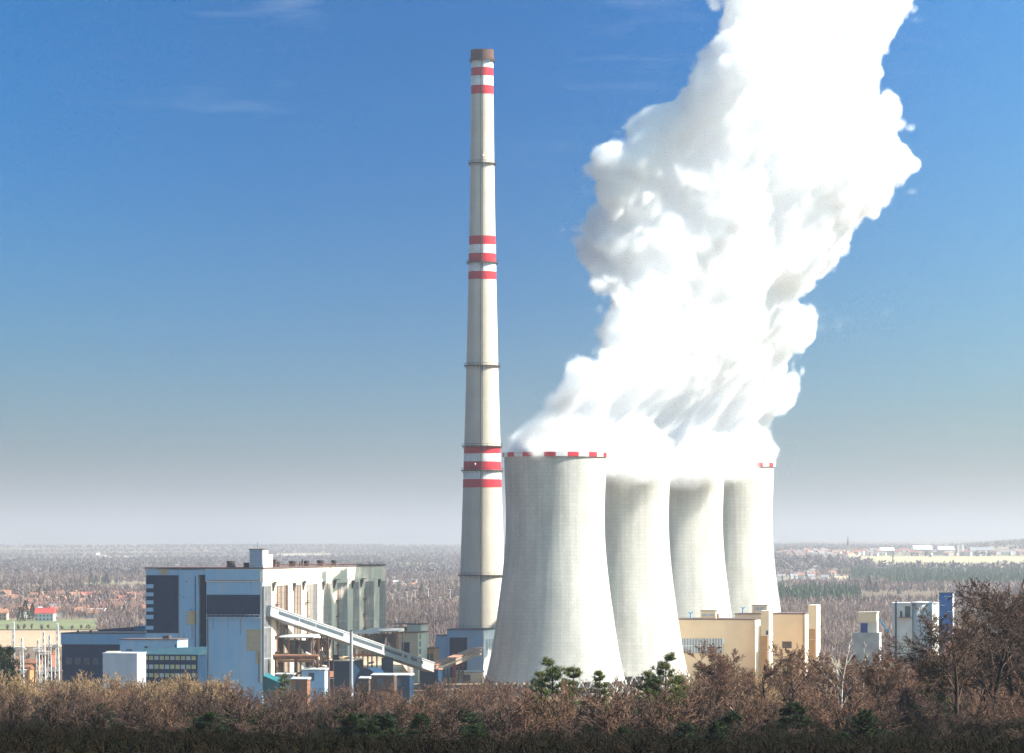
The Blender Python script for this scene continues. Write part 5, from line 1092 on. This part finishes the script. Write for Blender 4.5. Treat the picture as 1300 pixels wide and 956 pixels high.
# measured heights of the variants, so that a tree can be asked for by the height of its top
HV = {k: max(max(v.co.z for v in L_[i][1].data.vertices) for i in range(len(L_))) for k, L_ in TV.items()}
def tree(key, px, ytop, Y, label, group=None, **kw): return put(key, px, Y, top_H(px, ytop, Y), HV[key], label, group, **kw)
tree('big', 1262, 722, 450, 'biggest leafless tree, dark spreading branches at the right edge', idx=0, wide=1.05, name='bare_tree')
tree('big', 1218, 760, 420, 'leaning leafless tree left of the biggest one, crossing the blue tower', idx=1, wide=1.1)
tree('big', 1312, 728, 480, 'leafless tree cut by the right edge of the picture', idx=1, wide=1.1); tree('mid', 1286, 745, 520, 'smaller reddish leafless tree right of the biggest one', idx=0)
tree('mid', 1238, 742, 540, 'reddish leafless tree behind the biggest one on its left', idx=1)
tree('mid', 936, 812, 600, 'round-crowned leafless tree in front of the ribbed window strip', idx=2, wide=1.15)
tree('mid', 903, 826, 560, 'smaller leafless tree left of the round-crowned one', idx=0)
tree('mid', 1003, 810, 620, 'twiggy red-brown tree in front of the plain beige hall', idx=1, wide=1.1)
tree('mid', 972, 832, 640, 'low twiggy tree before the slim beige tower', idx=0)
tree('birch', 1068, 806, 560, 'white birch with forked bare branches right of the beige lift tower', idx=0, name='birch_tree', wide=1.2); tree('birch', 1098, 815, 600, 'white birch just under the small house with the blue door', idx=1, name='birch_tree', wide=1.2); tree('birch', 1052, 822, 640, 'thin pale birch at the foot of the beige lift tower', idx=1, name='birch_tree')
tree('mid', 1118, 820, 520, 'dark leafless tree in front of the small house with the blue door', idx=2, wide=1.1); tree('mid', 1150, 828, 540, 'leafless tree in front of the pale silo house', idx=0, wide=1.1); tree('mid', 1092, 818, 600, 'reddish leafless tree between the birches', idx=1)
tree('mid', 1178, 818, 500, 'leafless tree at the foot of the round silo', idx=1)
# thickets
def thick(keys, pl, pr, yt0, yt1, Y0, Y1, n, label, group, name='bare_shrub', cat='shrub'):
    for i in range(n):
        px = pl + (pr - pl) * (i + tr_r.random()) / n; Y = tr_r.uniform(Y0, Y1); tree(tr_r.choice(keys), px, tr_r.uniform(yt0, yt1), Y, label, group, name=name, cat=cat, wide=tr_r.uniform(.9, 1.35))
thick(['tanshrub'], -15, 128, 846, 868, 820, 1020, 22, 'tan leafless shrub among the switchyard masts', 'tan shrubs below the switchyard masts')
thick(['tanshrub'], 128, 282, 846, 864, 820, 1020, 26, 'tan leafless shrub below the pale grey block and the blue end wall', 'tan shrubs below the hall')
thick(['darkshrub', 'redshrub'], -15, 330, 860, 875, 700, 900, 34, 'low brown shrub in the belt along the lower left', 'brown shrubs lower left')
thick(['redshrub', 'darkshrub'], 340, 560, 862, 876, 760, 960, 26, 'low reddish shrub in front of the dark bunker and gallery foot', 'reddish shrubs below the gallery')
thick(['redshrub'], 540, 690, 854, 872, 760, 960, 20, 'reddish shrub before the foot of the chimney and nearest cooling tower', 'reddish shrubs at the chimney foot')
thick(['redshrub', 'wisp'], 740, 880, 852, 866, 700, 900, 14, 'thin leafless bush in front of the white cooling tower feet', 'bushes at the cooling tower feet')
thick(['tanshrub', 'redshrub'], 872, 1050, 838, 864, 700, 1000, 34, 'dense golden-brown bush in front of the beige halls', 'bushes in front of the beige halls')
thick(['redshrub', 'wisp', 'darkshrub'], 1040, 1200, 820, 856, 760, 1000, 40, 'dense red-brown bush between the beige lift tower and the silos', 'bushes between the halls and the silos')
thick(['redshrub', 'wisp', 'darkshrub'], 1190, 1330, 785, 850, 560, 900, 30, 'dense dark red thicket tree behind the big leafless trees at right', 'thicket behind the big right trees')
thick(['redshrub', 'darkshrub'], 650, 900, 858, 872, 400, 445, 13, 'brown twiggy shrub hiding the feet of the small pines', 'shrubs at the feet of the pines')
thick(['darkshrub', 'redshrub', 'darkshrub'], -20, 650, 868, 884, 390, 470, 24, 'dark twiggy shrub in the nearest belt, bottom left', 'nearest shrubs bottom left')
thick(['darkshrub', 'redshrub', 'darkshrub'], 900, 1330, 862, 880, 390, 470, 18, 'dark twiggy shrub in the nearest belt, bottom right', 'nearest shrubs bottom right')
# pines
def pine_variant(seed, H, spread, bushy=1.0, tm=bark, nm=needle):
    rg = random.Random(seed); tr, br = Seg(), Seg(); T = []; p = Vector((0, 0, -.4)); d = Vector((0, 0, 1)); n = 9
    for i in range(n):
        q = p + (d + Vector((rg.gauss(0, .06), rg.gauss(0, .06), 0))).normalized() * (H * .92 / n); tr.add(p, q, .16 * (1 - i / n * .8), .16 * (1 - (i + 1) / n * .8)); p = q; t = (i + 1) / n
        if t > .12:
            for k in range(5):
                a = rg.uniform(0, 6.28); Lb = spread * (1.15 - t) * rg.uniform(.5, 1.2) + .35; e = p + Vector((math.cos(a) * Lb, math.sin(a) * Lb, Lb * rg.uniform(.15, .75))); br.add(p, e, .05, .02)
                for j in range(4):
                    f = p.lerp(e, .35 + .65 * (j + rg.random()) / 4) + Vector((rg.gauss(0, .16), rg.gauss(0, .16), rg.gauss(0, .12))) * spread * .35; br.add(p.lerp(e, .4), f, .025, .015); T.append(f)
    T.append(p + Vector((0, 0, .3))); tr_o = tr.build('trunk', [tm], 6); br_o = br.build('branches', [tm], 3)
    T = np.array([tuple(v) for v in T]); m = len(T); K = int(46 * bushy); g = np.random.default_rng(seed); c = np.repeat(T, K, 0); dv = g.normal(size=(m * K, 3)); dv[:, 2] = np.abs(dv[:, 2]) * 1.1 - .15; dv /= np.linalg.norm(dv, axis=1, keepdims=True)
    Ln = g.uniform(.18, .42, (m * K, 1)); wv_ = np.cross(dv, g.normal(size=(m * K, 3))); wv_ /= np.linalg.norm(wv_, axis=1, keepdims=True); c = c + g.normal(size=c.shape) * .09
    V = np.stack([c - wv_ * .02, c + wv_ * .02, c + dv * Ln], 1).reshape(-1, 3); nd = np_mesh('needles', V, np.arange(len(V)).reshape(-1, 3), [nm])
    for o in (tr_o, br_o, nd): col.objects.unlink(o)
    return (tr_o, br_o, nd)
TV['pine'] = [pine_variant(31, 7, 2.1), pine_variant(32, 7, 1.5), pine_variant(33, 7, 2.3, .9)]; TV['darkpine'] = [pine_variant(34, 5, 2.2, 1.2, bark, needle_d), pine_variant(35, 5, 2.6, 1.2, bark, needle_d)]
HV['pine'] = 7.2; HV['darkpine'] = 5.2
def pine(px, yt, Y, label, idx, **kw): tree('pine', px, yt, Y, label, idx=idx, name='pine_tree', **kw)
pine(703, 827, 470, 'green pine, tallest of the clump before the nearest cooling tower', 0, wide=1.05); pine(688, 845, 480, 'low pine left in the clump before the nearest cooling tower', 2); pine(728, 838, 500, 'olive pine right in the clump before the nearest cooling tower', 1, wide=1.2)
pine(762, 843, 480, 'small pine standing alone before the second cooling tower', 1, wide=1.0); pine(844, 820, 460, 'tallest green pine, in front of the third tower\'s foot', 0, wide=.95); pine(826, 845, 470, 'low pine at the left foot of the tallest pine', 2); pine(862, 850, 500, 'low pine at the right foot of the tallest pine', 1)
pine(1190, 828, 480, 'small pine at the foot of the silos', 1); pine(361, 851, 1100, 'dark conifer beside the blue end wall', 0, wide=1.1)
tree('darkpine', 6, 812, 1100, 'dark round evergreen at the left edge behind the switchyard', idx=0, name='evergreen_tree', wide=.8)
# dark evergreen scrub on the near hillside
for i in range(190):
    Y = 300 + 600 * (i / 190) + tr_r.uniform(-10, 10); px = tr_r.uniform(-60, 1360); k = tr_r.choice(['darkpine', 'darkshrub', 'darkshrub']); put(k, px, Y, tr_r.uniform(1.6, 3.6), HV[k], 'low dark bush on the near hillside along the bottom', 'dark bushes on the near hillside', name='hillside_bush', cat='bush', wide=tr_r.uniform(1.2, 2.0))
# single conifers in the middle distance
TV['farpine'] = []
def far_conifer(px, yt, yb, label):
    Y = ground_Y(yb); x = X_(px, Y); H_ = Z_(yt, Y); t = empty('conifer_tree', (x, Y, 0), 0, label, 'tree'); MB().tube((0, 0, -.5), (0, 0, H_ * .3), .3, n=6).build('trunk', bark, t)
    g = np.random.default_rng(int(px)); n = 900; h = g.uniform(.08, 1, n) ** .9; a = g.uniform(0, 6.28, n); r = .27 * H_ * (1.02 - h) * g.uniform(.5, 1.1, n); c = np.stack([np.cos(a) * r, np.sin(a) * r, h * H_], 1); dv = np.stack([np.cos(a), np.sin(a), g.normal(-.2, .3, n)], 1) * H_ * .07; wv_ = g.normal(size=(n, 3)); wv_ = np.cross(dv, wv_); wv_ /= np.linalg.norm(wv_, axis=1, keepdims=True); wv_ *= H_ * .02
    V = np.stack([c - wv_, c + wv_, c + dv], 1).reshape(-1, 3); np_mesh('crown', V, np.arange(len(V)).reshape(-1, 3), [needle_d], parent=t)
far_conifer(135, 727, 744, 'lone dark conifer above the village on the left'); far_conifer(32, 762, 789, 'larger dark conifer left of the crimson roof'); far_conifer(41, 766, 788, 'smaller dark conifer touching the crimson-roofed house'); far_conifer(26, 770, 790, 'short dark conifer left of the larger one')
far_conifer(1030, 737, 752, 'lone round evergreen right of the farthest cooling tower'); far_conifer(1103, 731, 752, 'pointed conifer left in the pair at the edge of the conifer belt'); far_conifer(1112, 738, 753, 'pointed conifer right in the pair at the edge of the conifer belt'); far_conifer(157, 768, 787, 'dark tree near the left corner of the hall'); far_conifer(171, 771, 787, 'dark tree touching the left edge of the hall')
